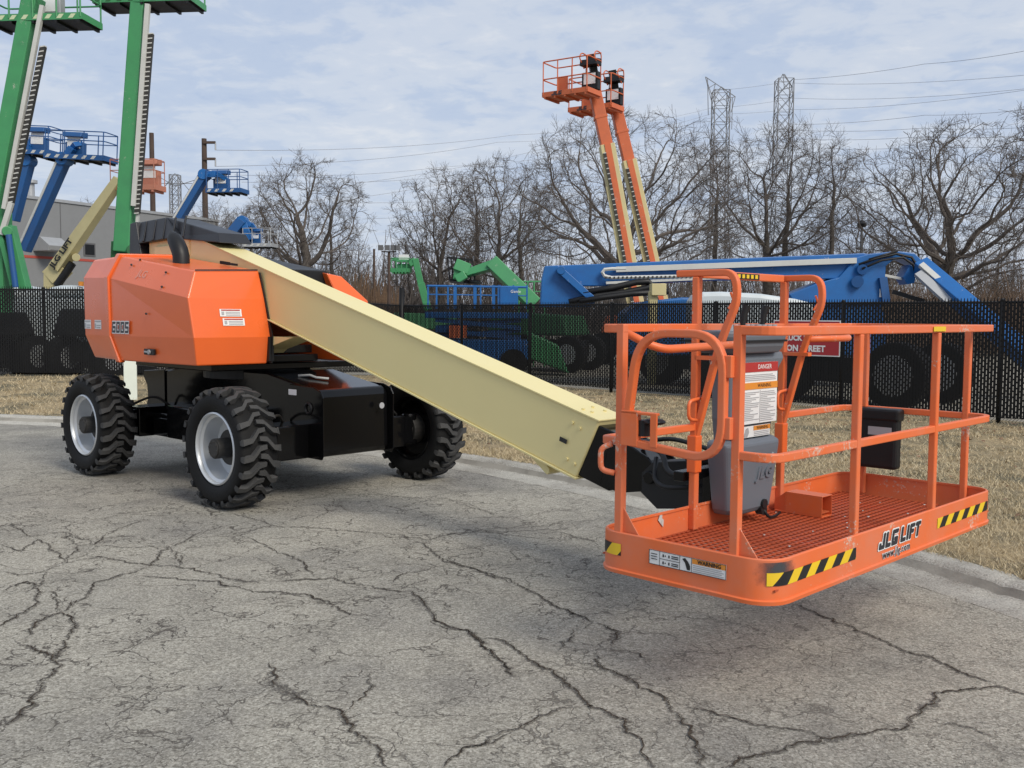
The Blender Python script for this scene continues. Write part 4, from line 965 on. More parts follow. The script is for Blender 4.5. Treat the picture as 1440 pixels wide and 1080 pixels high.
for i in range(2):
    q = MB(B); x, y = -.37+i*.05, .30; q.cyl((x,y,1.55), (x,y,1.582), .02, 12, .017); q.build('switch', M_clear, hd, smooth='angle')
for (x, y, dx) in ((-.25,.30,.02), (.11,.40,.02)):
    q = MB(B); q.cyl((x,y,1.545), (x,y,1.575), .035, 14, .022); q.tube([(x,y,1.57),(x+dx*.5,y,1.63),(x+dx,y-.01,1.68)], [.012,.018,.021], 10); q.build('joystick', M_blkm, hd, smooth='angle')
q = MB(B); q.box((.02,.30,1.548), (.07,.36,1.562)); q.build('red_button', M_red, hd)
# big warning panel
yl = .300
q = MB(B); q.box((-.235, yl-.001, 1.065), (.105, yl+.012, 1.385)); wl = q.build('warning_label', M_white, con); 
q = MB(B); q.box((-.235, yl-.004, 1.335), (.105, yl-.002, 1.385)); q.build('danger_band', M_red, wl)
q = MB(B); q.box((-.235, yl-.004, 1.245), (.105, yl-.002, 1.280)); q.build('warning_band', M_lor, wl)
text('DANGER', .034, B.w((-.03, yl-.0045, 1.36)), B.x, (0,0,1), M_white, wl, 'danger_text', 0, .0004, 1)
text('WARNING', .028, B.w((-.03, yl-.0045, 1.262)), B.x, (0,0,1), M_black, wl, 'warning_text', 0, .0004, 1)
q = MB(B)
for k_ in range(17):
    z = 1.075+k_*.0095
    for x0_, x1_ in ((-.225, -.075), (-.06, .095)):
        if rnd.random() < .9: q.box((x0_, yl-.0028, z), (x1_-rnd.random()**3*.09, yl-.0015, z+.0042))
for k_ in range(4): q.box((-.225, yl-.0028, 1.29+k_*.009), (.09-rnd.random()*.05, yl-.0015, 1.2942+k_*.009))
q.box((-.069,yl-.0028,1.07), (-.066,yl-.0015,1.24))
q.build('label_print', M_txtgrey, wl)
q = MB(B); q.box((-.30, .311, .993), (.06, .3125, 1.052)); wl2 = q.build('warning_label', M_white, con)
q = MB(B); q.box((-.105,.3085,1.027), (.06,.310,1.050)); q.build('warning_band', M_lor, wl2)
text('WARNING', .024, B.w((-.02, .308, 1.038)), B.x, (0,0,1), M_black, wl2, 'warning_text', 0, .0004, 1)
q = MB(B)
q.prism([(-.20,.3095,.997),(-.165,.3095,.997),(-.15,.3095,1.02),(-.16,.3095,1.045),(-.18,.3095,1.04),(-.19,.3095,1.02)], (0,-.001,0))
for k_ in range(3):
    q.box((-.10,.309,.998+.009*k_), (.05,.310,1.002+.009*k_)); q.box((-.28,.309,1.0+.012*k_), (-.22,.310,1.004+.012*k_))
q.build('label_print', M_txtgrey, wl2)
text('JLG', .085, B.w((-.04, .279, .80)), B.x, B.v((0,-.075,1)), M_grey, con, 'moulded_logo', .2, .004, 1.15, .003)
q = MB(B); q.tube([(.0,.2795,.865),(.03,.279,.89),(.04,.279,.90)], .008, 6); q.build('logo_wing', M_clear, con)
q = MB(B); q.cyl((-.02,.325,.60), (-.02,.285,.60), .03, 14); q.cyl((-.02,.30,.63), (-.02,.28,.63), .026, 14); q.build('cable_notch', M_black, con)
# foot switch
def fw(px, py, z): return G(px, py, z)
FS = Fr(B.w((.34, .27, ZF)), R(-46))
q = MB(FS)
th_ = .004
q.box((-.13,-.055,0), (.16,.055,.006)); q.box((-.06,-.055,.006), (.16,-.051,.112)); q.box((-.06,.051,.006), (.16,.055,.112)); q.box((-.06,-.055,.112), (.16,.055,.117))
q.hexa([(-.14,-.04,.004),(-.06,-.055,.004),(-.06,.055,.004),(-.14,.04,.004),(-.14,-.04,.06),(-.06,-.055,.117),(-.06,.055,.117),(-.14,.04,.06)])
fs_ = q.build('foot_switch', M_orw, lift, bevel=.004)
q = MB(FS); q.hexa([(0,-.045,.02),(.15,-.045,.02),(.15,.045,.02),(0,.045,.02),(0,-.045,.03),(.15,-.045,.026),(.15,.045,.026),(0,.045,.03)]); q.build('pedal', M_orb, fs_)
q = MB(B); q.tube(rounded([(-.02,.30,.61),(.0,.27,.555),(.10,.29,.545),(.17,.30,.555)], .05), .008, 8); q.build('switch_cable', M_blkm, lift, smooth=True)
# chipped bare spots
q = MB(B)
for (x, y, z, s) in ((-.72,.4525,.62,.022),(-.705,.4525,.60,.016)):
    q.prism([(x-s,y-.0065,z),(x-s*.2,y-.0065,z+s*1.6),(x+s*.5,y-.0065,z+s),(x+s*.3,y-.0065,z-s*1.2)], (0,.001,0))
q.build('bare_spot', M_alu, toe)
# ================================================================== BACKGROUND YARD
def yawv(a): return Vector((math.cos(a), math.sin(a), 0))
def beamz(name, pts, w_, h_, mat, par, up=(0,-1,.2), bevel=0, tapers=None):
    q = MB()
    for i, (a, b) in enumerate(zip(pts, pts[1:])): q.beam(a, b, w_, h_, up)
    return q.build(name, mat, par, bevel=bevel)
def lift_base(root, c, yaw, col, s=1.0, hood=True, r=.55):
    """chassis, wheels and body of a yard machine standing behind the fence"""
    f = Fr((c[0], c[1], -.06), yaw)
    q = MB(f); q.box((-1.3*s,-.55*s,.45*s), (1.3*s,.55*s,.95*s)); q.build('chassis', M_blkm, root, bevel=.03)
    if hood:
        q = MB(f); q.hexa([(-1.5*s,-1.0*s,1.1*s),(1.2*s,-1.0*s,1.1*s),(1.2*s,1.0*s,1.1*s),(-1.5*s,1.0*s,1.1*s),(-1.3*s,-.9*s,1.8*s),(1.0*s,-.9*s,1.7*s),(1.0*s,.9*s,1.7*s),(-1.3*s,.9*s,1.8*s)]); q.build('body', col, root, bevel=.05)
    for sx_ in (-1, 1):
        for sy_ in (-1, 1):
            q = MB(f); q.cyl((sx_*1.2*s, sy_*.85*s-.2*s, r), (sx_*1.2*s, sy_*.85*s+.2*s, r), r, 24)
            wh = q.build('wheel', M_tyre, root, bevel=.05); 
            q = MB(f); q.cyl((sx_*1.2*s, sy_*.85*s-.21*s, r), (sx_*1.2*s, sy_*.85*s+.21*s, r), r*.55, 18); q.build('rim', M_gal, wh)
def basket(root, c, yaw, L, W_, col, H=1.1, panel=M_alu, tilt=0, con=0, rail=.022, stripe=None):
    """c: centre of the floor; railed platform with its control box"""
    f = Fr(c, yaw, tilt)
    q = MB(f); q.box((-L/2,-W_/2,-.06), (L/2,W_/2,-.02))
    for i in range(5): q.box((-L/2+.1+i*(L-.2)/4-.03,-W_/2,-.12), (-L/2+.1+i*(L-.2)/4+.03,W_/2,-.06))
    pf = q.build('platform', M_blkm if stripe else col, root)
    q = MB(f)
    for (a, b) in (((-L/2,-W_/2),(L/2,-W_/2)), ((L/2,-W_/2),(L/2,W_/2)), ((L/2,W_/2),(-L/2,W_/2)), ((-L/2,W_/2),(-L/2,-W_/2))):
        q.beam((*a, .02), (*b, .02), .012, .16)
    q.build('toe_board', col, pf)
    if stripe:
        q = MB(f); n = int(L/.3)
        for i in range(n): x = -L/2+.05+i*.3; q.prism([(x,-W_/2-.012,-.03),(x+.12,-W_/2-.012,-.03),(x+.2,-W_/2-.012,.07),(x+.08,-W_/2-.012,.07)], (0,.004,0))
        q.build('hazard_stripe', stripe, pf)
    q = MB(f)
    for z in (.52, H):
        P = rounded([(L/2,0,z),(L/2,W_/2,z),(-L/2,W_/2,z),(-L/2,-W_/2,z),(L/2,-W_/2,z),(L/2,0,z)], .12, 3); q.tube(P, rail, 6)
    q.build('guard_rail', col, root)
    n = max(3, round(L/.65))
    for i in range(n+1):
        for y in (-W_/2, W_/2):
            q = MB(f); x = -L/2+.04+(L-.08)*i/n; q.tube([(x,y,.0),(x,y,H)], rail, 6); q.build('post', col, root)
    kz = H/1.1
    q = MB(Fr(f.o, yaw, tilt)); q.fr.z = q.fr.z*kz; q.box((con-.3,W_/2-.25,.15), (con+.3,W_/2-.02,.75)); q.hexa([(con-.32,W_/2-.4,.95),(con+.32,W_/2-.4,.95),(con+.32,W_/2,.95),(con-.32,W_/2,.95),(con-.32,W_/2-.35,1.15),(con+.32,W_/2-.35,1.15),(con+.32,W_/2,1.2),(con-.32,W_/2,1.2)]); cb = q.build('control_box', panel, root, bevel=.02)
    q = MB(f); q.box((con-.22,W_/2-.262,.35), (con+.22,W_/2-.253,.7)); q.build('label_plate', M_white, cb)
    return f
def cable_track(name, a, b, w_, root, n, side):
    """ladder like energy chain beside a boom"""
    q = MB(); a, b = Vector(a), Vector(b); d = (b-a)/n; s = Vector(side).normalized()
    for i in range(n):
        c = a+d*i; q.beam(c, c+d, w_, w_*.8, (0,-1,0))
    q.mi = 1
    for i in range(n+1):
        c = a+d*i; q.beam(c-s*w_*.46, c+s*w_*.46, .028, w_*.95, (0,-1,0))
    q.build(name, [M_track, M_alu], root)
# ---- two tall green booms at the left
Yg = 24.5
g1 = thing('boom_lift', 'tall green boom lift cut by the left edge of the picture, boom leaning right', 'boom lift', (D(2,440,Yg+.6).x, Yg+.6, -.06), 'boom lifts in the yard')
pt = lambda x, y, dy=0: D(x, y, Yg+dy)
q = MB(); q.beam(pt(-12,322), pt(48,-4), .36, .5, (0,-1,.1)); g1b = q.build('boom', M_green, g1, bevel=.02)
q = MB(); q.beam(pt(6,294,-.3), pt(60,8,-.3), .10, .12, (0,-1,.1)); q.beam(pt(2,330,-.3), pt(16,285,-.3), .12, .1, (0,-1,0)); q.build('rail_strip', M_alu, g1, bevel=.006)
cable_track('cable_track', pt(13,298,-.25), pt(61,66,-.25), .13, g1, 34, (1,0,.2))
q = MB(); q.beam(pt(-4,290,.1), pt(-2,440,.1), .5, .5, (0,-1,0)); q.beam(pt(14,318,-.1), pt(36,408,-.1), .2, .3, (0,-1,0)); q.beam(pt(2,330,-.2), pt(20,402,-.2), .12, .2, (0,-1,0)); q.cyl(pt(10,325,-.35), pt(10,325,.3), .12, 14); q.build('riser', M_green, g1, bevel=.015)
q = MB(); q.cyl(pt(12,330,-.4), pt(22,404,-.4), .07, 12); q.build('lift_cylinder', M_blued, g1, smooth='angle')
c = pt(62, 33, .2); basket(g1, c, R(-6), 2.5, .95, M_green, panel=M_gal, con=0, stripe=flat('pale_stripe', (.55,.62,.4)))
lift_base(g1, (g1.location.x-.9, Yg+.7), R(70), M_blkm)
g2 = thing('boom_lift', 'tall green boom lift whose boom stands almost upright just behind the orange hood', 'boom lift', (D(172,440,Yg+1.5).x, Yg+1.5, -.06), 'boom lifts in the yard')
pt = lambda x, y, dy=0: D(x, y, Yg+1.2+dy)
q = MB(); q.beam(pt(175.5,355), pt(198,-4), .43, .55, (0,-1,.1), .34, .5); q.build('boom', M_green, g2, bevel=.03)
q = MB(); q.beam(pt(188,290,-.3), pt(208,6,-.3), .115, .12, (0,-1,.1)); q.beam(pt(192,330,-.2), pt(196,270,-.2), .07, .1, (0,-1,0)); q.build('rail_strip', M_alu, g2, bevel=.006)
cable_track('cable_track', pt(193,300,-.25), pt(212.5,48,-.25), .13, g2, 38, (1,0,.1))
q = MB(); q.beam(pt(176,340,.1), pt(172,440,.3), .5, .6, (0,-1,0)); q.cyl(pt(186,352,-.35), pt(186,352,.3), .15, 14); q.build('riser', M_greend, g2, bevel=.02)
c = pt(211, 7, .2); basket(g2, c, R(-6), 2.6, .95, M_green, panel=M_gal, con=-.2, stripe=M_greend)
lift_base(g2, (g2.location.x, Yg+1.7), R(60), M_blkm)
# ---- blue booms with railed baskets, left
def blue_lift(label, Yb, bpts, w_, bask, yaw, L, hidden, con=-.35, strip=True, col=M_blue, Hb=1.0, tilt=0, bcol=None):
    root = thing('boom_lift', label, 'boom lift', (hidden[0], hidden[1], -.06), 'boom lifts in the yard')
    P = [D(x, y, Yb) for x, y in bpts]
    q = MB()
    for a, b in zip(P, P[1:]): q.beam(a, b, w_, w_*1.25, (0,-1,.2))
    bm_ = q.build('boom', M_blued, root, bevel=.02)
    if strip:
        a, b = P[0], P[1]; s = Vector((-1,0,0)); d = (b-a); q = MB(); q.beam(a+d*.02+Vector((-w_*.42,-w_*.6,0)), a+d*.96+Vector((-w_*.42,-w_*.6,0)), w_*.22, .05, (0,-1,.2)); q.build('rail_strip', M_alu, bm_)
    top = P[-1]
    q = MB(); c = D(*bask, Yb); q.beam(top, top.lerp(c, .5)+Vector((0,0,.35)), .2, .25, (0,-1,0)); q.beam(top.lerp(c,.5)+Vector((0,0,.4)), c+Vector((-.1,.3,.5)), .16, .22, (0,-1,0)); q.cyl(top+Vector((0,-.25,.0)), top+Vector((0,.25,0)), .2, 14); q.build('jib_link', col, root, bevel=.01)
    basket(root, c, yaw, L, .8, bcol or M_blued, H=Hb, con=con, panel=M_blued, stripe=M_alu, tilt=tilt, rail=.017)
    lift_base(root, hidden, R(35), col); return root
blue_lift('blue boom lift with a long railed basket seen between the two green booms', 31, [(34,352),(91,224)], .30, (114,224), R(-8), 2.0, (D(20,440,31).x, 31.3), Hb=.80, tilt=-.06)
blue_lift('blue boom lift half hidden behind the leftmost green boom, only basket and boom end showing', 33, [(18,310),(40,226)], .32, (36,216), R(-8), 2.2, (D(-8,440,33).x, 33.3), con=.3, strip=False, Hb=.85, tilt=-.05)
blue_lift('blue boom lift with basket crossing the darker utility pole', 38, [(238,330),(288,246)], .32, (320,270), R(-8), 1.4, (D(225,440,38).x, 38.4), con=-.35, Hb=.8)
# small articulated one
t4 = blue_lift('small blue articulated lift raising a pale basket above the cream boom\'s upper end', 44, [(312,348),(342,310)], .42, (366,346), R(-8), 1.35, (D(300,440,44).x, 44.4), con=-.35, strip=False, Hb=.75, bcol=M_gal)
q = MB(); q.beam(D(342,310,44), D(352,338,44), .28, .4, (0,-1,.2)); q.build('jib', M_blue, t4, bevel=.02)
# ---- cream lift with orange basket
Yc = 30
cl_ = thing('boom_lift', 'cream boom lift with pale orange basket leaning right in front of the grey building', 'boom lift', (D(75,440,Yc).x, Yc+.4, -.06), 'boom lifts in the yard')
pt = lambda x, y, dy=0: D(x, y, Yc+dy)
q = MB(); q.beam(pt(80,378), pt(168,252), .36, .45, (0,-1,.2), .24, .34); q.build('boom', M_creamb, cl_, bevel=.015)
q = MB(); q.beam(pt(72,392,.1), pt(90,374,.1), .5, .45, (0,-1,.2)); q.beam(pt(73,440,.1), pt(73,386,.1), .34, .4, (0,-1,0)); q.cyl(pt(107,362,-.3), pt(107,362,.3), .12, 12); q.build('turntable_post', M_creamb, cl_, bevel=.015)
q = MB(); q.cyl(pt(80,402,-.1), pt(102,370,-.1), .12, 12); q.build('lift_cylinder', M_blkm, cl_)
dB = (pt(168,252)-pt(80,378)).normalized(); ob = text('JLG LIFT', .22, pt(86,356,-.27), dB, Vector((-dB.z,0,dB.x)), M_black, cl_, 'lettering', .0, .002, 1.3, .01)
basket(cl_, pt(194,266,.2), R(-6), 1.45, .7, M_orp, H=.85, panel=M_orp, con=.3, rail=.014)
lift_base(cl_, (cl_.location.x, Yc+.6), R(40), M_creamb)
q = MB(); q.ellipsoid(D(100,412,27.5), (.62,.8,.22)); o = thing('vehicle', 'rounded pale bonnet of a vehicle peeping over the left fence beside the orange hood', 'vehicle', (D(100,440,27.5).x, 27.5, -.06)); 
M_veh = paint('pale_vehicle', (.55,.60,.62), .35, .3)
q.build('bonnet', M_veh, o, smooth=True)
q = MB(Fr(o.location)); q.box((-.7,-.9,.5), (.7,.9,2.1)); bd = q.build('body', M_veh, o, bevel=.1)
q = MB(Fr(o.location)); q.cyl((-.75,-.4,.45),(-.5,-.4,.45),.45,20); q.build('wheel', M_tyre, o)
q = MB(); q.cyl(D(114,402,27.2), D(114,396,27.2), .07, 10); q.build('beacon', M_lor, o)
q = MB(); o = thing('vehicle', 'long white roof of a vehicle showing above the fence at the far left', 'vehicle', (D(20,440,27).x, 27, -.06))
f_ = Fr(o.location)
q = MB(f_); q.ellipsoid((.0,0,2.15), (1.15,1.2,.30), 20, 8); q.build('roof', M_veh, o, smooth=True)
q = MB(f_); q.box((-1.1,-1,.5), (1.1,1,2.05)); q.build('body', M_veh, o, bevel=.08)
for x in (-.7,.7):
    q = MB(f_); q.cyl((x,-1.05,.45),(x,-.8,.45),.45,20); q.build('wheel', M_tyre, o)
# ---- grey building
BA, BBp = D(-60, 440, 43), D(300, 440, 57); BA.z = BBp.z = 0
ex = (BBp-BA).normalized(); bl = (BBp-BA).length; f_ = Fr(BA); f_.x = ex; f_.y = Vector((-ex.y, ex.x, 0)); f_.z = Vector((0,0,1))
HB = 6.95
bld = thing('warehouse', 'long flat-roofed grey panel building with a red stripe behind the lifts at left', 'building', BA)
M_wall = paint('grey_panel', (.215,.22,.225), .7, .25, (.18,.18,.185)); M_wall2 = paint('grey_panel_dark', (.11,.11,.115), .7, .25)
q = MB(f_); q.box((-3, 0, -.1), (bl+.5, 18, HB)); q.build('wall', M_wall, bld)
q = MB(f_); q.box((-3,-.06,HB), (bl+.55,.3,HB+.14)); q.build('roof_edge', M_gal, bld)
q = MB(f_)
q.box((-3,-.02,4.2), (bl+.45,0.01,4.32)); q.build('red_stripe', flat('stripe_red', (.40,.07,.05), .6), bld)
q = MB(f_)
for i in range(6): q.box((1.5+i*3.9-.02,-.012,0), (1.5+i*3.9+.02,.01,HB))
q.build('panel_joint', M_wall2, bld)
def on_wall(px, py):
    d = ray(px, py); o = Vector((0,0,CAMH)); t = (BA-o).dot(f_.y)/d.dot(f_.y); p = o+d*t; l = p-BA; return l.dot(f_.x), p.z
x0, z1 = on_wall(117,341); x1, z0 = on_wall(134,361)
q = MB(f_); q.box((x0,-.03,z0), (x1,.02,z1)); wi = q.build('window', M_wall2, bld); q = MB(f_); q.box((x0+.08,-.05,z0+.08), (x1-.08,-.035,z1-.08)); q.build('pane', flat('dark_glass', (.02,.022,.025), .1), wi)
x0, z1 = on_wall(46,333); x1, z0 = on_wall(77,355)
q = MB(f_); q.prism([(x0,0,z1),(x0,-.5,z1),(x0,-1.1,z0+.25),(x0,-1.0,z0),(x0,0,z0)], (x1-x0,0,0)); wh = q.build('wall_hood', M_gal, bld, bevel=.02)
q = MB(f_); q.box((x0+.15,-1.02,z0+.02),(x1-.15,-.9,z0+.3)); q.build('louvre', M_wall2, wh)
x0, z0 = on_wall(77,282); x1, z1 = on_wall(93,264)
q = MB(f_); q.box((x0,3,HB), (x1+.2,4.4,HB+1.0))
q.build('roof_unit', M_gal, bld, bevel=.03)
x0, z0 = on_wall(94,283)
q = MB(f_); q.cyl((x0,2.6,HB),(x0,2.6,HB+1.1),.22,14); q.cyl((x0,2.6,HB+1.1),(x0,2.6,HB+1.25),.36,14); q.build('roof_vent', M_gal, bld)
# ---- poles
def pole(px, py0, Yp, label, arms):
    t_ = D(px, py0, Yp); r = thing('utility_pole', label, 'utility pole', (t_.x, Yp, -.06), 'utility poles')
    q = MB(); q.cyl((t_.x,Yp,-.1), t_, .22, 12, .15); q.build('shaft', M_pole, r, smooth='angle')
    for (x2, y2) in arms:
        a = D(px, y2, Yp); b = D(x2, y2, Yp); q = MB(); q.beam(a+Vector((0,-.15,0)), b+Vector((0,-.15,0)), .14, .16, (0,-1,0)); ar = q.build('cross_arm', M_pole, r)
        q = MB(); q.cyl(b+Vector((0,-.15,-.02)), b+Vector((0,-.15,-.45)), .05, 8); q.build('insulator', M_gal, ar)
    return r
pole(287, 195, 60, 'dark wooden utility pole with two short arms, standing right of the green booms', [(304,201),(304,224)])
pole(213, 187, 66, 'thin armless utility pole just right of the near upright green boom', [])
def flood(px, py, Yp):
    t_ = D(px, py, Yp); r = thing('floodlight_mast', 'slim mast with a cluster of floodlights rising beyond the right end of the orange hood', 'light mast', (t_.x, Yp, -.06))
    q = MB(); q.cyl((t_.x,Yp,-.1), t_, .10, 10, .07); q.build('mast', M_pole, r); q = MB(); q.beam(t_+Vector((-.35,0,0)), t_+Vector((.35,0,0)), .06, .06); q.build('cross_bar', M_pole, r)
    for dx in (-.38,-.06,.22,.42):
        q = MB(); c = t_+Vector((dx,-.1,.18)); q.hexa([c+Vector(v) for v in ((-.13,-.1,-.13),(.13,-.1,-.13),(.1,.1,-.08),(-.1,.1,-.08),(-.13,-.1,.13),(.13,-.1,.13),(.1,.1,.1),(-.1,.1,.1))]); q.build('floodlight', M_wall2, r, bevel=.01)
flood(547, 354, 48)
t_ = D(526, 350, 55); r = thing('pole', 'thin bare pole just left of the floodlight mast', 'pole', (t_.x, 55, -.06)); q = MB(); q.cyl((t_.x,55,-.1), t_, .09, 8, .06); q.build('shaft', M_pole, r)
t_ = D(1212, 318, 52); r = thing('street_lamp', 'dark street lamp standing in front of the big oak, above the blue boom', 'street lamp', (t_.x, 52, -.06))
q = MB(); q.cyl((t_.x,52,-.1), t_, .09, 10, .06); q.build('post', M_lat if False else M_wall2, r)
q = MB(); q.cyl(t_+Vector((0,0,-.05)), t_+Vector((0,0,.12)), .2, 14, .26); q.cyl(t_+Vector((0,0,.12)), t_+Vector((0,0,.3)), .25, 14, .1); q.build('lamp_head', M_blkm, r)
# ---- lattice towers and wires
def lattice(name, label, x, ytop, Yp, wpx, head, parts=True):
    top = D(x, ytop, Yp); H = top.z/.93; r = thing(name, label, 'pylon', (top.x, Yp, -.06), 'transmission towers')
    wd = wpx/FPX*Yp; q = MB(); rr_ = .07*Yp/130
    def lv(z, w_): return [Vector((top.x+sx*w_/2, Yp+sy*w_/2, z)) for sx, sy in ((-1,-1),(1,-1),(1,1),(-1,1))]
    n = 15; zz = [H*.0+H*.93*i/n for i in range(n+1)]; ww = [wd*(1.9-.9*min(1, z/(H*.45))) for z in zz]
    for i in range(n):
        a, b = lv(zz[i], ww[i]), lv(zz[i+1], ww[i+1])
        for k in range(4):
            q.tube([a[k], b[k]], rr_*1.15, 4, caps=False); q.tube([a[k], b[(k+1) % 4]], rr_*.6, 3, caps=False); q.tube([a[(k+1) % 4], b[k]], rr_*.6, 3, caps=False); q.tube([b[k], b[(k+1) % 4]], rr_*.6, 3, caps=False)
    q.build('lattice_body', M_lat, r, fix=False)
    q = MB()
    for line in head:
        P = [D(px, py, Yp+dy) for px, py, dy in line]
        for a, b in zip(P, P[1:]): q.tube([a, b], rr_*.8, 4, caps=False)
    if head: q.build('tower_head', M_lat, r, fix=False)
    return r
h1_ = [[(992,108,0),(1034,136,0)],[(992,108,0),(1000,140,0),(1004,160,0)],[(1034,136,0),(1028,158,0)],[(992,108,-1),(1004,143,-1),(1034,136,-1),(1014,122,-1),(1004,143,-1)],[(1014,122,0),(1028,140,0),(1024,160,0)],[(996,124,0),(1006,118,0),(1000,140,0),(1014,122,0)],[(1030,137,0),(1029,182,0)],[(995,110,0),(996,162,0)],[(1002,190,0),(998,200,0),(1026,200,0),(1022,188,0)],[(998,200,0),(1002,215,0)]]
lattice('transmission_tower', 'lattice transmission tower with a slanting head, left of the pair beyond the trees', 1014, 128, 130, 21, h1_)
h2_ = [[(1093,118,0),(1101,104,0),(1114,122,0),(1103,104,0)],[(1093,118,0),(1093,128,0),(1115,122,0)],[(1101,104,0),(1103,124,0)],[(1114,122,0),(1115,145,0)]]
lattice('transmission_tower', 'narrower lattice transmission tower with a pointed top, right of the pair beyond the trees', 1103, 112, 130, 21, h2_)
h3_ = [[(222,258,0),(270,258,0)],[(226,270,0),(246,244,0),(268,270,0)],[(216,244,0),(246,262,0)],[(278,252,0),(246,262,0)]]
lattice('transmission_tower', 'faint distant lattice tower seen between the two utility poles at left', 246, 246, 190, 12, h3_)
def wire(pts, r=.035):
    q = MB(); P = []
    for (a, b, sag) in zip(pts, pts[1:], [1]*9):
        A, Bq = D(*a), D(*b); n = 14
        for i in range(n+(1 if b == pts[-1] else 0)):
            t = i/n; p = A.lerp(Bq, t); p.z -= a[2]*.0+ (A-Bq).length*.012*4*t*(1-t); P.append(p)
    q.tube(P, r, 4, caps=False); o = q.build('power_line', M_wire, None, fix=False, smooth=True); return o
WL = [([(304,211,60),(720,190,90),(1000,152,130)], 'upper power line running from the dark utility pole to the left tower'),
      ([(304,234,60),(700,200,95),(1000,170,130)], 'second power line below it from the utility pole to the left tower'),
      ([(330,246,70),(620,235,95),(990,188,130)], 'power line passing just above the left oak'),
      ([(500,258,80),(780,205,100),(1000,160,130)], 'power line climbing steeply from the left trees to the left tower'),
      ([(510,277,80),(780,222,100),(1002,182,130)], 'lower steep power line climbing behind the orange twin booms'),
      ([(480,285,80),(760,268,110),(1000,240,130)], 'flat low power line behind the middle trees'),
      ([(510,308,80),(760,280,110),(1004,255,130)], 'lowest power line sagging behind the middle trees'),
      ([(1030,150,130),(1116,138,128),(1460,123,90)], 'upper power line leaving the towers to the right'),
      ([(1030,160,130),(1110,154,128),(1460,124,88)], 'second power line to the right converging with the upper one'),
      ([(1118,175,128),(1300,162,110),(1460,152,95)], 'third power line to the right above the oak'),
      ([(1118,183,128),(1300,180,110),(1460,178,95)], 'level power line to the right at the oak\'s top'),
      ([(1150,208,128),(1300,206,110),(1460,203,95)], 'lower level power line through the oak\'s crown'),
      ([(1000,128,130),(1100,116,128),(1460,104,90)], 'faint wire linking the tower heads and running right'),
      ([(1120,195,128),(1300,192,110),(1460,190,95)], 'fine level wire between the two crown-high lines at right'),
      ([(340,256,70),(640,246,95),(990,205,130)], 'fine wire just under the line above the left oak'),
      ([(1116,112,128),(1300,90,110),(1460,68,95)], 'faint highest wire rising to the upper right')]
for pts, lab in WL: tag(wire(pts, .018 if pts[0][0] < 1100 else .024), lab, 'power line', 'power lines')
# ---- twin orange and cream telescopic lifts
def twin(label, Yt, base, knee, top, bc, w_, yaw, L):
    root = thing('boom_lift', label, 'boom lift', (D(base[0]+6, 440, Yt).x, Yt, -.06), 'boom lifts in the yard')
    a, k, t_ = D(*base, Yt), D(*knee, Yt), D(*top, Yt); d = (k-a).normalized(); lo = a-d*3.2; sd = Vector((d.z, 0, -d.x))
    q = MB(); q.beam(lo, k, w_, w_*1.1, (0,-1,.1)); b_ = q.build('boom', M_creamb, root, bevel=.02)
    q = MB(); q.beam(lo.lerp(k,.02)-sd*w_*.02+Vector((0,-w_*.56,0)), k+Vector((0,-w_*.56,0)), w_*.42, .04, (0,-1,.1)); q.build('boom_inlay', M_orb, b_)
    q = MB(); q.beam(k-d*.2, t_, w_*.78, w_*.95, (0,-1,.1)); q.beam(k.lerp(t_,.48), k.lerp(t_,.53), w_*.9, w_*1.0, (0,-1,.1)); q.build('fly_section', M_orb, root, bevel=.02)
    cable_track('cable_track', lo-sd*w_*.28+Vector((0,-w_*.62,0)), k-sd*w_*.30-d*.3+Vector((0,-w_*.62,0)), .10, root, 40, sd)
    q = MB(); q.beam(lo-sd*w_*.55+Vector((0,-.2,0)), k-sd*w_*.5-d*1.4+Vector((0,-.2,0)), .12, .12, (0,-1,0)); q.build('rail_strip', M_creamb, root)
    c = D(*bc, Yt-.4)
    q = MB(); q.beam(t_, t_+Vector((-.1,-.2,.55)), .3, .3, (0,-1,0)); q.beam(t_+Vector((0,-.2,.2)), c+Vector((.5,0,.05)), .22, .26, (0,-1,0)); q.beam(t_+Vector((0,-.1,.4)), t_+Vector((-.15,-.25,1.15)), .25, .3, (0,-1,0)); q.build('platform_support', M_blkm, root, bevel=.01)
    f = basket(root, c, yaw, L, .95, M_orb, panel=M_blkm, con=.55)
    q = MB(f); 
    for x in (.3, .85): q.tube(rounded([(x,.47,1.05),(x,.47,1.38),(x,.1,1.38),(x,-.05,1.2),(x,.3,.9)], .15, 4), .022, 6)
    q.tube([(.3,.47,1.38),(.85,.47,1.38)], .022, 6)
    q.build('console_guard', M_orb, root)
    q = MB(f); q.box((-.75,.36,.25), (-.4,.44,.75)); q.build('manual_box', M_orb, root)
    block('JLG', .13, f.w((-.3,-.49,.02)), f.x, f.z, M_navy, M_navy, root, 'lettering', 1.2, .15, .26, .0)
    lift_base(root, (root.location.x+.4, Yt+.3), R(120), M_orb)
twin('nearer of two raised cream and orange boom lifts, its basket higher', 34, (884,372), (853,204), (836,128), (804,134), .50, R(-33), 1.75)
twin('farther of two raised lifts with cream and orange booms, basket tucked behind its neighbour', 36, (917,372), (884,226), (865,147), (838,155), .50, R(-33), 1.75)
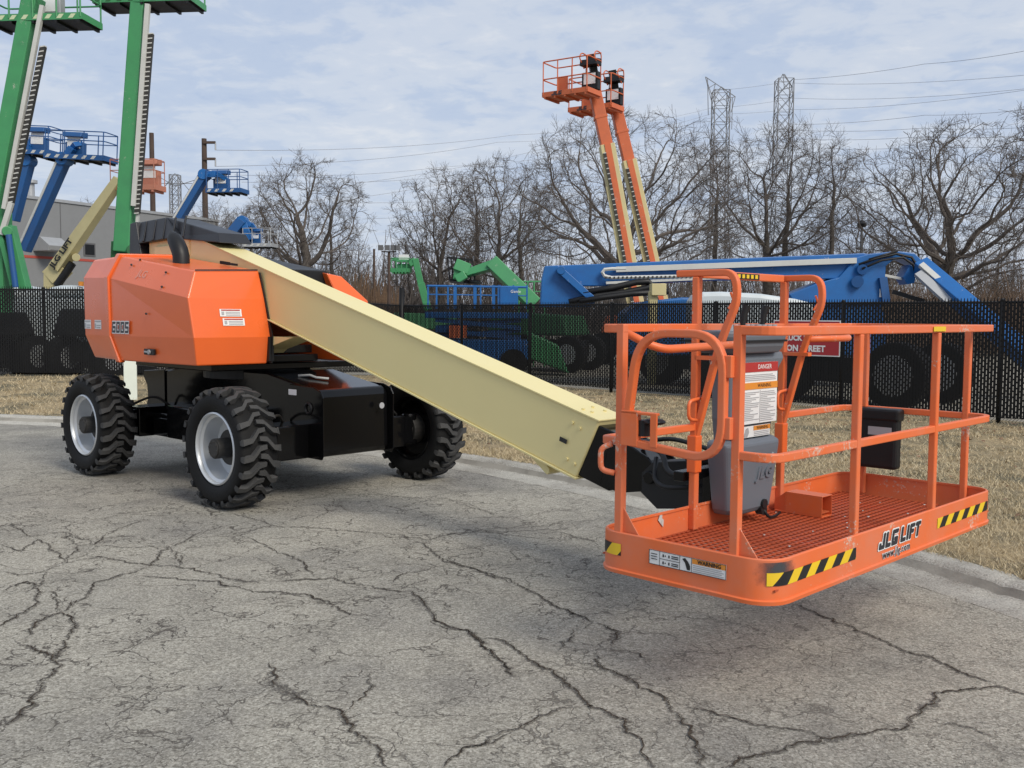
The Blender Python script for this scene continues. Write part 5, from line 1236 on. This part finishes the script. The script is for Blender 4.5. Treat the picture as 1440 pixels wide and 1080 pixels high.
# ---- large blue articulated lift lying along the fence
Yb = 23.5
root = thing('boom_lift', 'large blue articulated boom lift lying level along the top of the right fence', 'boom lift', (D(1100,440,Yb).x, Yb+.6, -.06), 'boom lifts in the yard')
pt = lambda x, y, dy=0: D(x, y, Yb+dy)
def slab(q, pts, dy, th): q.prism([tuple(D(x, y, Yb+dy)) for x, y in pts], (0, th, 0))
q = MB(); slab(q, [(768,374),(1215,356),(1240,360),(1240,384),(1180,392),(1000,394),(850,402),(790,402),(768,400)], 0, .55); bb = q.build('boom', M_blue, root, bevel=.02)
q = MB(); slab(q, [(766,374),(785,373),(806,392),(812,402),(838,424),(830,432),(760,432),(762,392)], -.06, .67); q.build('boom_knuckle', M_blue, root, bevel=.02)
q = MB(); q.beam(pt(790,382,-.2), pt(832,420,-.2), .16, .14, (0,-1,0)); q.cyl(pt(789,380,-.3), pt(789,380,-.05), .1, 12); q.cyl(pt(830,419,-.3), pt(830,419,-.05), .1, 12); q.build('tie_link', M_blue, root, bevel=.01)
q = MB(); q.beam(pt(866,379,-.12), pt(1204,366.5,-.12), .10, .13, (0,0,1)); q.beam(pt(852,398,-.12), pt(1010,391,-.12), .10, .06, (0,0,1)); q.build('rail_strip', M_alu, bb, bevel=.005)
q = MB(); P = [pt(1010,388,-.14)]+[pt(x,y,-.14) for x,y in ((960,388.5),(900,389.5),(860,390.5),(850,388),(847,383),(850,379),(860,378),(880,378))]; q.tube(P, .045, 6); q.build('cable_track', M_alu, root)
q = MB()
for i in range(26): c = pt(852+i*6, 390.6-i*.095, -.19); q.box(c-Vector((.018,.01,.025)), c+Vector((.018,.01,.025)))
q.build('track_hole', M_track, root)
q = MB(); P = [pt(x,y,-.2) for x,y in ((800,425),(840,416),(880,411),(910,405),(918,401),(912,396),(895,397),(860,405),(820,412))]; q.tube(P, .075, 8); P = [pt(x,y,-.3) for x,y in ((815,424),(850,418),(890,413),(940,410))]; q.tube(P, .07, 8); q.build('hose_loop', M_blkm, root, smooth=True)
q = MB(); slab(q, [(1205,362),(1222,357),(1262,353),(1286,356),(1297,366),(1292,372),(1276,364),(1258,364),(1246,374),(1243,426),(1120,432),(1110,414),(1150,398),(1180,390)], -.1, .75); q.build('riser', M_blue, root, bevel=.02)
q = MB(); q.beam(pt(1262,353,-.2), pt(1222,365,-.2), .05, .05); 
P = [pt(x,y,-.2) for x,y in ((1208,372),(1230,364),(1260,357),(1282,362),(1292,378),(1296,395))]; q.tube(P, .035, 6); P = [pt(x,y,-.25) for x,y in ((1212,378),(1240,366),(1270,362),(1284,372),(1290,392))]; q.tube(P, .03, 6); q.build('hose', M_blkm, root, smooth=True)
q = MB(); q.beam(pt(1243,387,-.05), pt(1268,392,-.05), .06, .06); q.build('cylinder_rod', M_alu, root)
q = MB(); q.beam(pt(1240,390,-.1), pt(1245,425,-.1), .18, .2, (0,-1,0)); q.cyl(pt(1206,396,-.25), pt(1206,396,.2), .14, 16); q.cyl(pt(1213,379,-.25), pt(1213,379,.2), .12, 16); q.build('pivot', M_blued, root)
q = MB(); q.beam(pt(1294,374,-.3), pt(1470,522,-3.2), .34, .40, (0,-1,.3)); j_ = q.build('jib', M_blue, root, bevel=.02)
q = MB(); q.beam(pt(1295,372,-.65), pt(1352,422,-1.3), .13, .1, (0,-1,.3)); q.build('rail_strip', M_alu, j_)
q = MB(); q.beam(pt(1291,384,-.7), pt(1335,424,-1.3), .2, .1, (0,-1,.3)); q.build('jib_track', M_gal, j_)
q = MB(); slab(q, [(1270,390),(1280,372),(1290,378),(1286,398),(1276,400)], -.2, .5); q.build('jib_bracket', M_blue, j_, bevel=.01)
q = MB(); q.beam(pt(1255,410,-.1), pt(1300,424,-.3), .1, .1); q.build('leveling_link', M_blkm, j_)
q = MB(); slab(q, [(905,424),(960,418),(1120,424),(1240,426),(1250,470),(1240,500),(880,500),(880,440)], .0, 1.9); q.build('body', M_blue, root, bevel=.05)
text('S-80', .2, pt(1225,400,-.11), (1,0,0), (0,0,1), M_white, root, 'plate', 0, .001) if False else None
q = MB(); a = pt(1239,412,-.13); q.box(a-Vector((.04,.006,.1)), a+Vector((.04,.0,.1))); q.build('label_plate', M_white, root)
dV = Vector((5.4,-5.75,0)).normalized()
for (px, py, Yw, r_) in ((1262,530,18.2,.62),(1325,520,19.6,.60),(930,525,24.6,.62),(1015,520,25.5,.62)):
    c = D(px, py, Yw); c.z = r_-.06; q = MB(); ax = Vector((-dV.y, dV.x, 0)); q.cyl(c-ax*.2, c+ax*.2, r_, 28); wv = q.build('wheel', M_tyre, root, bevel=.05); q = MB(); q.cyl(c-ax*.21, c+ax*.21, r_*.62, 20); q.build('rim', M_gal, wv)
q = MB(); q.beam(Vector(D(1262,520,18.6).xy.to_3d())+Vector((0,0,.6)), Vector(D(960,520,24.8).xy.to_3d())+Vector((0,0,.6)), 1.0, .5); q.build('chassis', M_blkm, root)
# rounded pale cover behind the platform
c = D(1050, 432, 20.6); o = thing('vehicle', 'pale grey rounded engine cover showing over the fence behind the work platform', 'vehicle', (c.x, c.y, -.06))
q = MB(); f_ = Fr((c.x, c.y, 0), -.05)
q.hexa([(-1.15,-.6,1.2),(1.5,-.6,1.2),(1.5,.9,1.2),(-1.15,.9,1.2),(-1.15,-.6,1.9),(1.5,-.6,1.86),(1.5,.9,1.86),(-1.15,.9,1.9)]) if False else None
q = MB(f_); q.prism([(-1.18,-.5,1.1),(1.4,-.5,1.1),(1.3,-.5,1.90),(.9,-.5,2.0),(.2,-.5,2.10),(-.6,-.5,2.14),(-.98,-.5,2.13),(-1.10,-.5,2.07),(-1.17,-.5,1.95)], (0,1.2,0)); q.build('engine_cover', M_veh, o, bevel=.09)
q = MB(f_); q.box((-1.1,-.4,.45), (1.3,.6,1.1)); q.build('frame', M_blkm, o)
for x in (-.7, .9):
    q = MB(f_); q.cyl((x,-.5,.42),(x,-.25,.42),.42,20); q.build('wheel', M_tyre, o)
c = D(925, 408, 22); q = MB(); q.box(c-Vector((.16,.2,.12)), c+Vector((.16,.2,.14))); q.box(D(918,440,22)-Vector((.1,.1,1.6)), D(918,410,22)+Vector((.1,.1,0))); o = q.build('equipment_box', M_creamb, None, bevel=.01); tag(o, 'small cream equipment box standing behind the fence just below the blue boom', 'equipment')
# ---- telehandler, scissor lift, small green lift
Yh = 30
root = thing('telehandler', 'green telehandler with raised bent boom and black fork carriage behind the blue scissor lift', 'telehandler', (D(710,440,Yh).x, Yh+.4, -.06))
pt = lambda x, y, dy=0: D(x, y, Yh+dy)
q = MB(); q.beam(pt(752,428), pt(690,368), .42, .5, (0,-1,.2)); q.beam(pt(697,372), pt(655,385), .28, .4, (0,-1,.2), .2, .3); q.build('boom', M_green, root, bevel=.02)
q = MB(); q.beam(pt(660,380), pt(640,372), .34, .3, (0,-1,.2)); q.beam(pt(655,386,-.2), pt(642,394,-.2), .25, .2, (0,-1,.2)); q.beam(pt(646,380), pt(644,394), .3, .2, (0,-1,.2)); q.build('boom_head', M_green, root, bevel=.02)
q = MB()
for x in (629,634,640,646,652,658,664): q.beam(pt(x,362+(x-629)*.05,.2), pt(x+4,396,.2), .045, .05, (0,-1,0))
q.beam(pt(628,362,.2), pt(664,366,.2), .07, .07); q.beam(pt(632,378,.2), pt(668,380,.2), .07, .06); q.beam(pt(634,395,.2), pt(676,397,.2), .2, .12); q.beam(pt(634,396,.1), pt(650,398,-.9), .1, .05); q.beam(pt(660,396,.1), pt(676,398,-.9), .1, .05)
q.build('fork_carriage', M_blkm, root)
lift_base(root, (root.location.x+1.2, Yh+.6), R(-25), M_greend, 1.0)
q = MB(); c = pt(770,480,-2.); q.hexa([c+Vector(v) for v in ((-.5,-.3,-.5),(.6,-.3,-.9),(.6,.5,-.9),(-.5,.5,-.5),(-.6,-.3,.3),(.3,-.3,-.1),(.3,.5,-.1),(-.6,.5,.3))]); q.build('bonnet', M_green, root, bevel=.05)
Ys = 27.6
root = thing('scissor_lift', 'blue scissor lift with railed deck rising over the fence left of the large blue boom', 'scissor lift', (D(672,440,Ys).x, Ys, -.06))
q = MB()
pt = lambda x, y, dy=0: D(x, y, Ys+dy)
for dy in (0, 1.3):
    q.tube([pt(601,402,dy), pt(741,404,dy)], .035, 6); q.tube([pt(601,414,dy), pt(741,416,dy)], .02, 6)
q.tube([pt(601,402,0), pt(601,402,1.3)], .03, 6); q.tube([pt(741,404,0), pt(741,404,1.3)], .03, 6)
q.build('guard_rail', M_blue, root)
for i, x in enumerate((602,614,630,640,668,676,694,702,722,741)):
    q = MB(); wv = .09 if i in (3,4,6,7) else .045; q.beam(pt(x,401,0), pt(x,434,0), wv, .05, (0,-1,0)); q.build('post', M_blue, root)
q = MB(); q.beam(pt(716,404,-.04), pt(716,430,-.04), .5, .04, (0,-1,0)); pn = q.build('rail_panel', M_blue, root)
c = pt(725,410,-.07); text('Genie', .12, c, (1,0,0), (0,0,1), M_white, pn, 'lettering', .1, .001)
f_ = Fr((root.location.x, Ys+.65, 0)); q = MB(f_); q.box((-1.5,-.65,1.55), (1.5,.65,1.72)); q.build('platform', M_blue, root, bevel=.02)
for i in range(2):
    q = MB(f_)
    for y in (-.5,.5): q.beam((-1.2,y,1.0+.28*i), (1.2,y,1.22+.28*i), .06, .12); q.beam((1.2,y-.06,1.0+.28*i), (-1.2,y-.06,1.22+.28*i), .06, .12)
    q.build('scissor_arm', M_blued, root)
q = MB(f_); q.box((-1.4,-.7,.35), (1.4,.7,.95)); q.build('chassis', M_blue, root, bevel=.03)
for x in (-1,1):
    for y in (-.72,.72):
        q = MB(f_); q.cyl((x,y-.1,.32),(x,y+.1,.32),.38,20); q.build('wheel', M_tyre, root)
q = MB(f_); q.box((-.8,-.75,1.0), (-.3,-.68,1.35)); q.build('warning_panel', M_orb, root)
Yg3 = 42
root = thing('boom_lift', 'small distant green lift with a little basket, right of the floodlight mast', 'boom lift', (D(600,440,Yg3).x, Yg3, -.06), 'boom lifts in the yard')
pt = lambda x, y, dy=0: D(x, y, Yg3+dy)
q = MB(); q.beam(pt(602,436), pt(592,398), .3, .34, (0,-1,.2)); q.beam(pt(592,400), pt(584,364), .26, .3, (0,-1,.2)); q.beam(pt(585,366), pt(576,372), .26, .25, (0,-1,.2)); q.build('boom', M_green, root, bevel=.02)
basket(root, pt(564,381), R(-8), .75, .7, M_green, H=.45, panel=M_green, con=.1)
lift_base(root, (root.location.x, Yg3+.5), R(20), M_green)
root = thing('railing', 'pale green guard rails of a machine between the scissor lift and the large blue boom', 'guard rail', (D(752,440,33).x, 33, -.06))
q = MB(); pt = lambda x, y, dy=0: D(x, y, 33+dy)
q.tube([pt(728,396), pt(768,396)], .03, 6); q.tube([pt(728,410), pt(768,410)], .02, 6); q.build('rail', M_green, root)
for x in (730,742,751,766):
    q = MB(); q.tube([pt(x,396), Vector((pt(x,396).x,33,-.06))], .03, 6); q.build('post', M_green, root)
# ---- bare trees
m, nt, b = newmat('bark'); co = coords(nt)
nt.links.new(ramp(nt, noi(nt, co, 6, 4, .7), [(.3, (.05,.042,.036)), (.55, (.10,.085,.072)), (.75, (.16,.142,.125))]).outputs[0], b.inputs['Base Color']); b.inputs['Roughness'].default_value = .95; M_bark = m
M_twig = flat('twig', (.105,.088,.077), .95)
M_dead = blade_mat('clinging_leaf', [(.35, (.07,.04,.025)), (.6, (.15,.09,.05)), (.75, (.22,.15,.09))])
def tree_mesh(seed, H, r0, kind):
    """limbs grown towards points scattered through the crown (space colonisation)"""
    from mathutils import kdtree
    rr = random.Random(seed); A = []
    par_ = {'oak': (1900, .52, .57, .22, 1.0), 'mid': (950, .33, .62, .22, .9), 'slim': (420, .17, .60, .2, .8)}[kind]
    nA, rad_, cz, z0, _ = par_
    sh = [(rr.uniform(0, 6.28), rr.uniform(.1, .3)) for _ in range(4)]
    while len(A) < nA:
        x, y, z = rr.uniform(-1,1), rr.uniform(-1,1), rr.uniform(-1,1)
        d = math.sqrt(x*x+y*y+z*z)
        if d > 1 or d < .25*rr.random(): continue
        az = math.atan2(y, x); k = 1+sum(a*math.sin((i+1)*az+ph) for i, (ph, a) in enumerate(sh))*.45
        hz = (1-cz) if z > 0 else (cz-z0)
        zz = cz+z*hz
        if kind == 'mid': k *= .55+.6*min(1, max(0, (zz-z0)/(.75-z0)))
        p = Vector((x*rad_*k, y*rad_*k, zz))*H
        if noise.noise(p*(2.2/H*2)+Vector((seed,0,0))) < -.22: continue
        A.append(p)
    step = H*.019; di = H*.22; dk = H*.029
    N_ = [Vector((0,0,-.2))]; par = [-1]; z = -.2; lx = rr.uniform(-.05,.05)
    th = {'oak': .36, 'mid': .42, 'slim': .75}[kind]*H
    while z < th:
        z += step; N_.append(N_[-1]+Vector((lx*step+rr.gauss(0,.10)*step, rr.gauss(0,.1)*step, step))); par.append(len(N_)-2)
    grown = {}
    for it in range(110):
        kd = kdtree.KDTree(len(N_))
        for i, p in enumerate(N_): kd.insert(p, i)
        kd.balance(); acc = {}; keep = []
        for a in A:
            co_, i, d = kd.find(a)
            if d < dk or grown.get(i, 0) >= 3: continue
            keep.append(a)
            if d < di or it < 14: acc.setdefault(i, Vector((0,0,0))); acc[i] += (a-co_).normalized()
        A = keep
        if not acc or len(N_) > 7500: break
        for i, v in acc.items():
            if v.length < .05: continue
            g = (N_[i]-N_[par[i]]).normalized() if par[i] >= 0 else Vector((0,0,1))
            d = (v.normalized()+g*{'oak': 1.0, 'mid': 1.1, 'slim': 1.15}[kind]+Vector((0,0,{'oak': .05, 'mid': .13, 'slim': .2}[kind]))+Vector((rr.gauss(0,1), rr.gauss(0,1), rr.gauss(0,1)))*{'oak': .26, 'mid': .20, 'slim': .18}[kind]).normalized()
            N_.append(N_[i]+d*step); par.append(i); grown[i] = grown.get(i, 0)+1
    n = len(N_); ch = [[] for _ in range(n)]
    for i, p in enumerate(par):
        if p >= 0: ch[p].append(i)
    e = 1.95; rt = .0095; w_ = [0.]*n
    for i in range(n-1, -1, -1):
        w_[i] += rt**e if not ch[i] else 0
        if par[i] >= 0: w_[par[i]] += w_[i]
    rad = [x**(1/e) for x in w_]; s = r0/rad[0]
    rad = [max(.009, r*(s if r > rt*6 else 1+(s-1)*max(0, (r-rt)/(rt*5)))) for r in rad]
    tv, cv = MB(), MB(); done = [False]*n
    # chains: follow the thickest child
    stack = [(0, None)]
    while stack:
        i, p = stack.pop(); P = [N_[p]] if p is not None else []; Rr = [min(rad[i]*1.15, rad[p])] if p is not None else []
        main = p is None
        while True:
            P.append(N_[i]); Rr.append(rad[i])
            if not ch[i]: break
            c = max(ch[i], key=lambda k: rad[k])
            for k in ch[i]:
                if k != c: stack.append((k, i))
            i = c
        if main:
            m_ = next((k for k, r in enumerate(Rr) if r < r0*.42 and k > 4), len(P)-1); tv.tube(P[:m_+1], Rr[:m_+1], 9, caps=False)
            if m_ < len(P)-1: cv.tube(P[m_:], Rr[m_:], 5, caps=False)
        elif len(P) > 1: cv.tube(P, Rr, 6 if Rr[0] > .07 else (4 if Rr[0] > .03 else 3), caps=False)
    # fine twigs
    for i in range(n):
        if rad[i] > .03 or N_[i].z < .2*H: continue
        g = (N_[i]-N_[par[i]]).normalized()
        for _k in range(1 if ch[i] else 3):
            d = (g*.9+Vector((rr.gauss(0,1), rr.gauss(0,1), rr.gauss(0,1)))*.62+Vector((0,0,.25))).normalized(); L = H*rr.uniform(.025, .07)
            q1 = N_[i]+d*L*.5; d2 = (d+Vector((rr.gauss(0,1), rr.gauss(0,1), rr.gauss(0,1)))*.3).normalized()
            cv.tube([N_[i], q1, q1+d2*L*.5], [.008, .0065, .005], 3, caps=False)
            for _j in range(2):
                d3 = (d+Vector((rr.gauss(0,1), rr.gauss(0,1), rr.gauss(0,1)))*.6).normalized(); q2 = N_[i].lerp(q1, rr.uniform(.3, 1)); cv.tube([q2, q2+d3*L*.6], [.006, .0045], 3, caps=False)
    return tv, cv
PROTO = {}
def tree(key, seed, H, r0, kind, px, Yt, label, rz=0, sc_=1., mirror=1, leaves=0):
    loc = Vector(((px-720)/FPX*Yt, Yt, -.06)); r = thing('bare_tree', label, 'tree', loc, 'bare winter trees')
    if key not in PROTO:
        tv, cv = tree_mesh(seed, H, r0, kind)
        ORG[r] = Vector((0,0,0)); a = tv.build('trunk', M_bark, r, fix=False, smooth=True); c = cv.build('crown', M_twig, r, fix=False); PROTO[key] = (a.data, c.data); ORG[r] = loc
    else:
        for nm, me in zip(('trunk', 'crown'), PROTO[key]):
            o = bpy.data.objects.new(nm, me); COL.objects.link(o); o.parent = r
    r.rotation_euler = (0, 0, rz); r.scale = (sc_*mirror, sc_, sc_)
    return r
def hpx(ytop, Y): return (446-ytop)/FPX*Y+1.68
tree('oakA', 3, hpx(165,52), .50, 'oak', 872, 52, 'broad bare oak standing behind the two raised orange and cream booms', .3)
tree('oakB', 11, hpx(178,46), .48, 'oak', 1326, 46, 'largest bare oak at the right with wide crooked limbs, behind the blue jib', 1.1)
tree('oakC', 21, hpx(228,56), .45, 'mid', 428, 56, 'bare oak with forked trunk rising behind the cream boom and far hood', .2)
tree('midA', 31, hpx(205,62), .30, 'mid', 352, 66, 'bare tree beside the small blue articulated lift', 0, .72)
tree('midB', 37, hpx(165,58), .30, 'mid', 1075, 58, 'tall bare tree in front of the two lattice towers', .7)
tree('slimA', 41, hpx(180,60), .20, 'slim', 1100, 60, 'slender bare tree right against the right lattice tower', .4)
tree('slimB', 43, hpx(190,60), .17, 'slim', 1158, 56, 'slender bare tree with upswept twigs right of the towers', 1.9, .95)
tree('midC', 47, hpx(245,60), .24, 'mid', 622, 60, 'bare tree left of the black fork carriage', 2.2, 1.0)
tree('slimC', 53, hpx(240,60), .18, 'slim', 668, 62, 'slim bare tree directly above the green telehandler boom', .9)
tree('midC', 0, 0, 0, 'mid', 700, 57, 'bare tree just right of the telehandler boom\'s bend', 4.1, 1.02)
tree('slimA', 0, 0, 0, 'slim', 735, 64, 'slim bare tree rising over the pale green guard rails', 2.6, .86)
tree('slimB', 0, 0, 0, 'slim', 1000, 62, 'slender bare tree in front of the left lattice tower', 3.3, 1.0)
tree('midC', 0, 0, 0, 'mid', 1205, 60, 'low bare tree behind the street lamp', 1.0, .8)
tree('slimC', 0, 0, 0, 'slim', 1245, 62, 'slim bare tree between the street lamp and the largest oak', 3.8, .8)
tree('oakC', 0, 0, 0, 'mid', 1545, 48, 'bare tree whose limbs reach in from beyond the right edge', 3.9, 1.3)
tree('slimA', 0, 0, 0, 'slim', 1400, 60, 'thin bare tree at the far right under the oak\'s outer limbs', 1.0, .55)
tree('midC', 0, 0, 0, 'mid', 576, 64, 'bare tree above the small distant green lift', .6, .62)
tree('slimC', 0, 0, 0, 'slim', 505, 66, 'thin bare tree over the right edge of the far orange hood', 1.6, .62)
tree('midA', 0, 0, 0, 'mid', 310, 58, 'bare tree behind the darker utility pole', 3.6, .66)
tree('midC', 0, 0, 0, 'mid', 240, 72, 'low bare tree between the two utility poles', 5.2, .85)
tree('oakC', 0, 0, 0, 'mid', 122, 78, 'bare tree crown showing over the roof of the grey building', 1.2, .98)
tree('slimB', 0, 0, 0, 'slim', 470, 60, 'slim bare tree just right of the forked oak', .2, .72)
# undergrowth and far wood: nobody could count these stems
def thicket(name, label, n, x0, x1, Y0, Y1, hmin, hmax, wd, mat, seed, lean=.35):
    rr = random.Random(seed); vs = []; fs = []
    for _ in range(n):
        Y = rr.uniform(Y0, Y1); px = rr.uniform(x0, x1); x = (px-720)/FPX*Y
        hh = rr.uniform(hmin, hmax)*(.75+.5*(noise.noise(Vector((x*.25, Y*.1, seed)))+.4)); z = rr.uniform(-.06, hh*.55); k = len(vs); w_ = wd*rr.uniform(.4,1.2); dx, dy = rr.gauss(0, lean)*hh*.5, rr.gauss(0, lean)*hh*.3
        vs.extend([(x-w_, Y, z), (x+w_, Y, z), (x+dx+w_*.3, Y+dy, z+hh*.5), (x+dx-w_*.3, Y+dy, z+hh*.5)]); fs.append((k, k+1, k+2, k+3))
    q = MB(); q.add(vs, fs); o = q.build(name, mat, None, fix=False); tag(o, label, 'undergrowth'); o['kind'] = 'stuff'
thicket('brushwood', 'tangled grey-brown brush and saplings along the foot of the tree line', 9500, 230, 1250, 56, 74, 1.5, 6.2, .022, M_twig, 5)
thicket('brushwood', 'dense brown scrub at the far right below the largest oak', 6500, 1215, 1500, 42, 60, 1.2, 4.6, .022, paint('brown_scrub', (.115,.075,.05), .95, .3), 6, .5)
thicket('distant_wood', 'hazy far-off wood along the horizon behind the yard', 6000, 150, 1560, 100, 150, 3, 12, .06, flat('far_twig', (.15,.135,.13), 1), 8, .25)  # twig colour lightened to paint in distance haze
thicket('clinging_leaves', 'brown leaves still clinging low on the oaks and saplings', 2600, 380, 560, 53, 60, 1.5, 4.5, .045, M_dead, 9, .1)
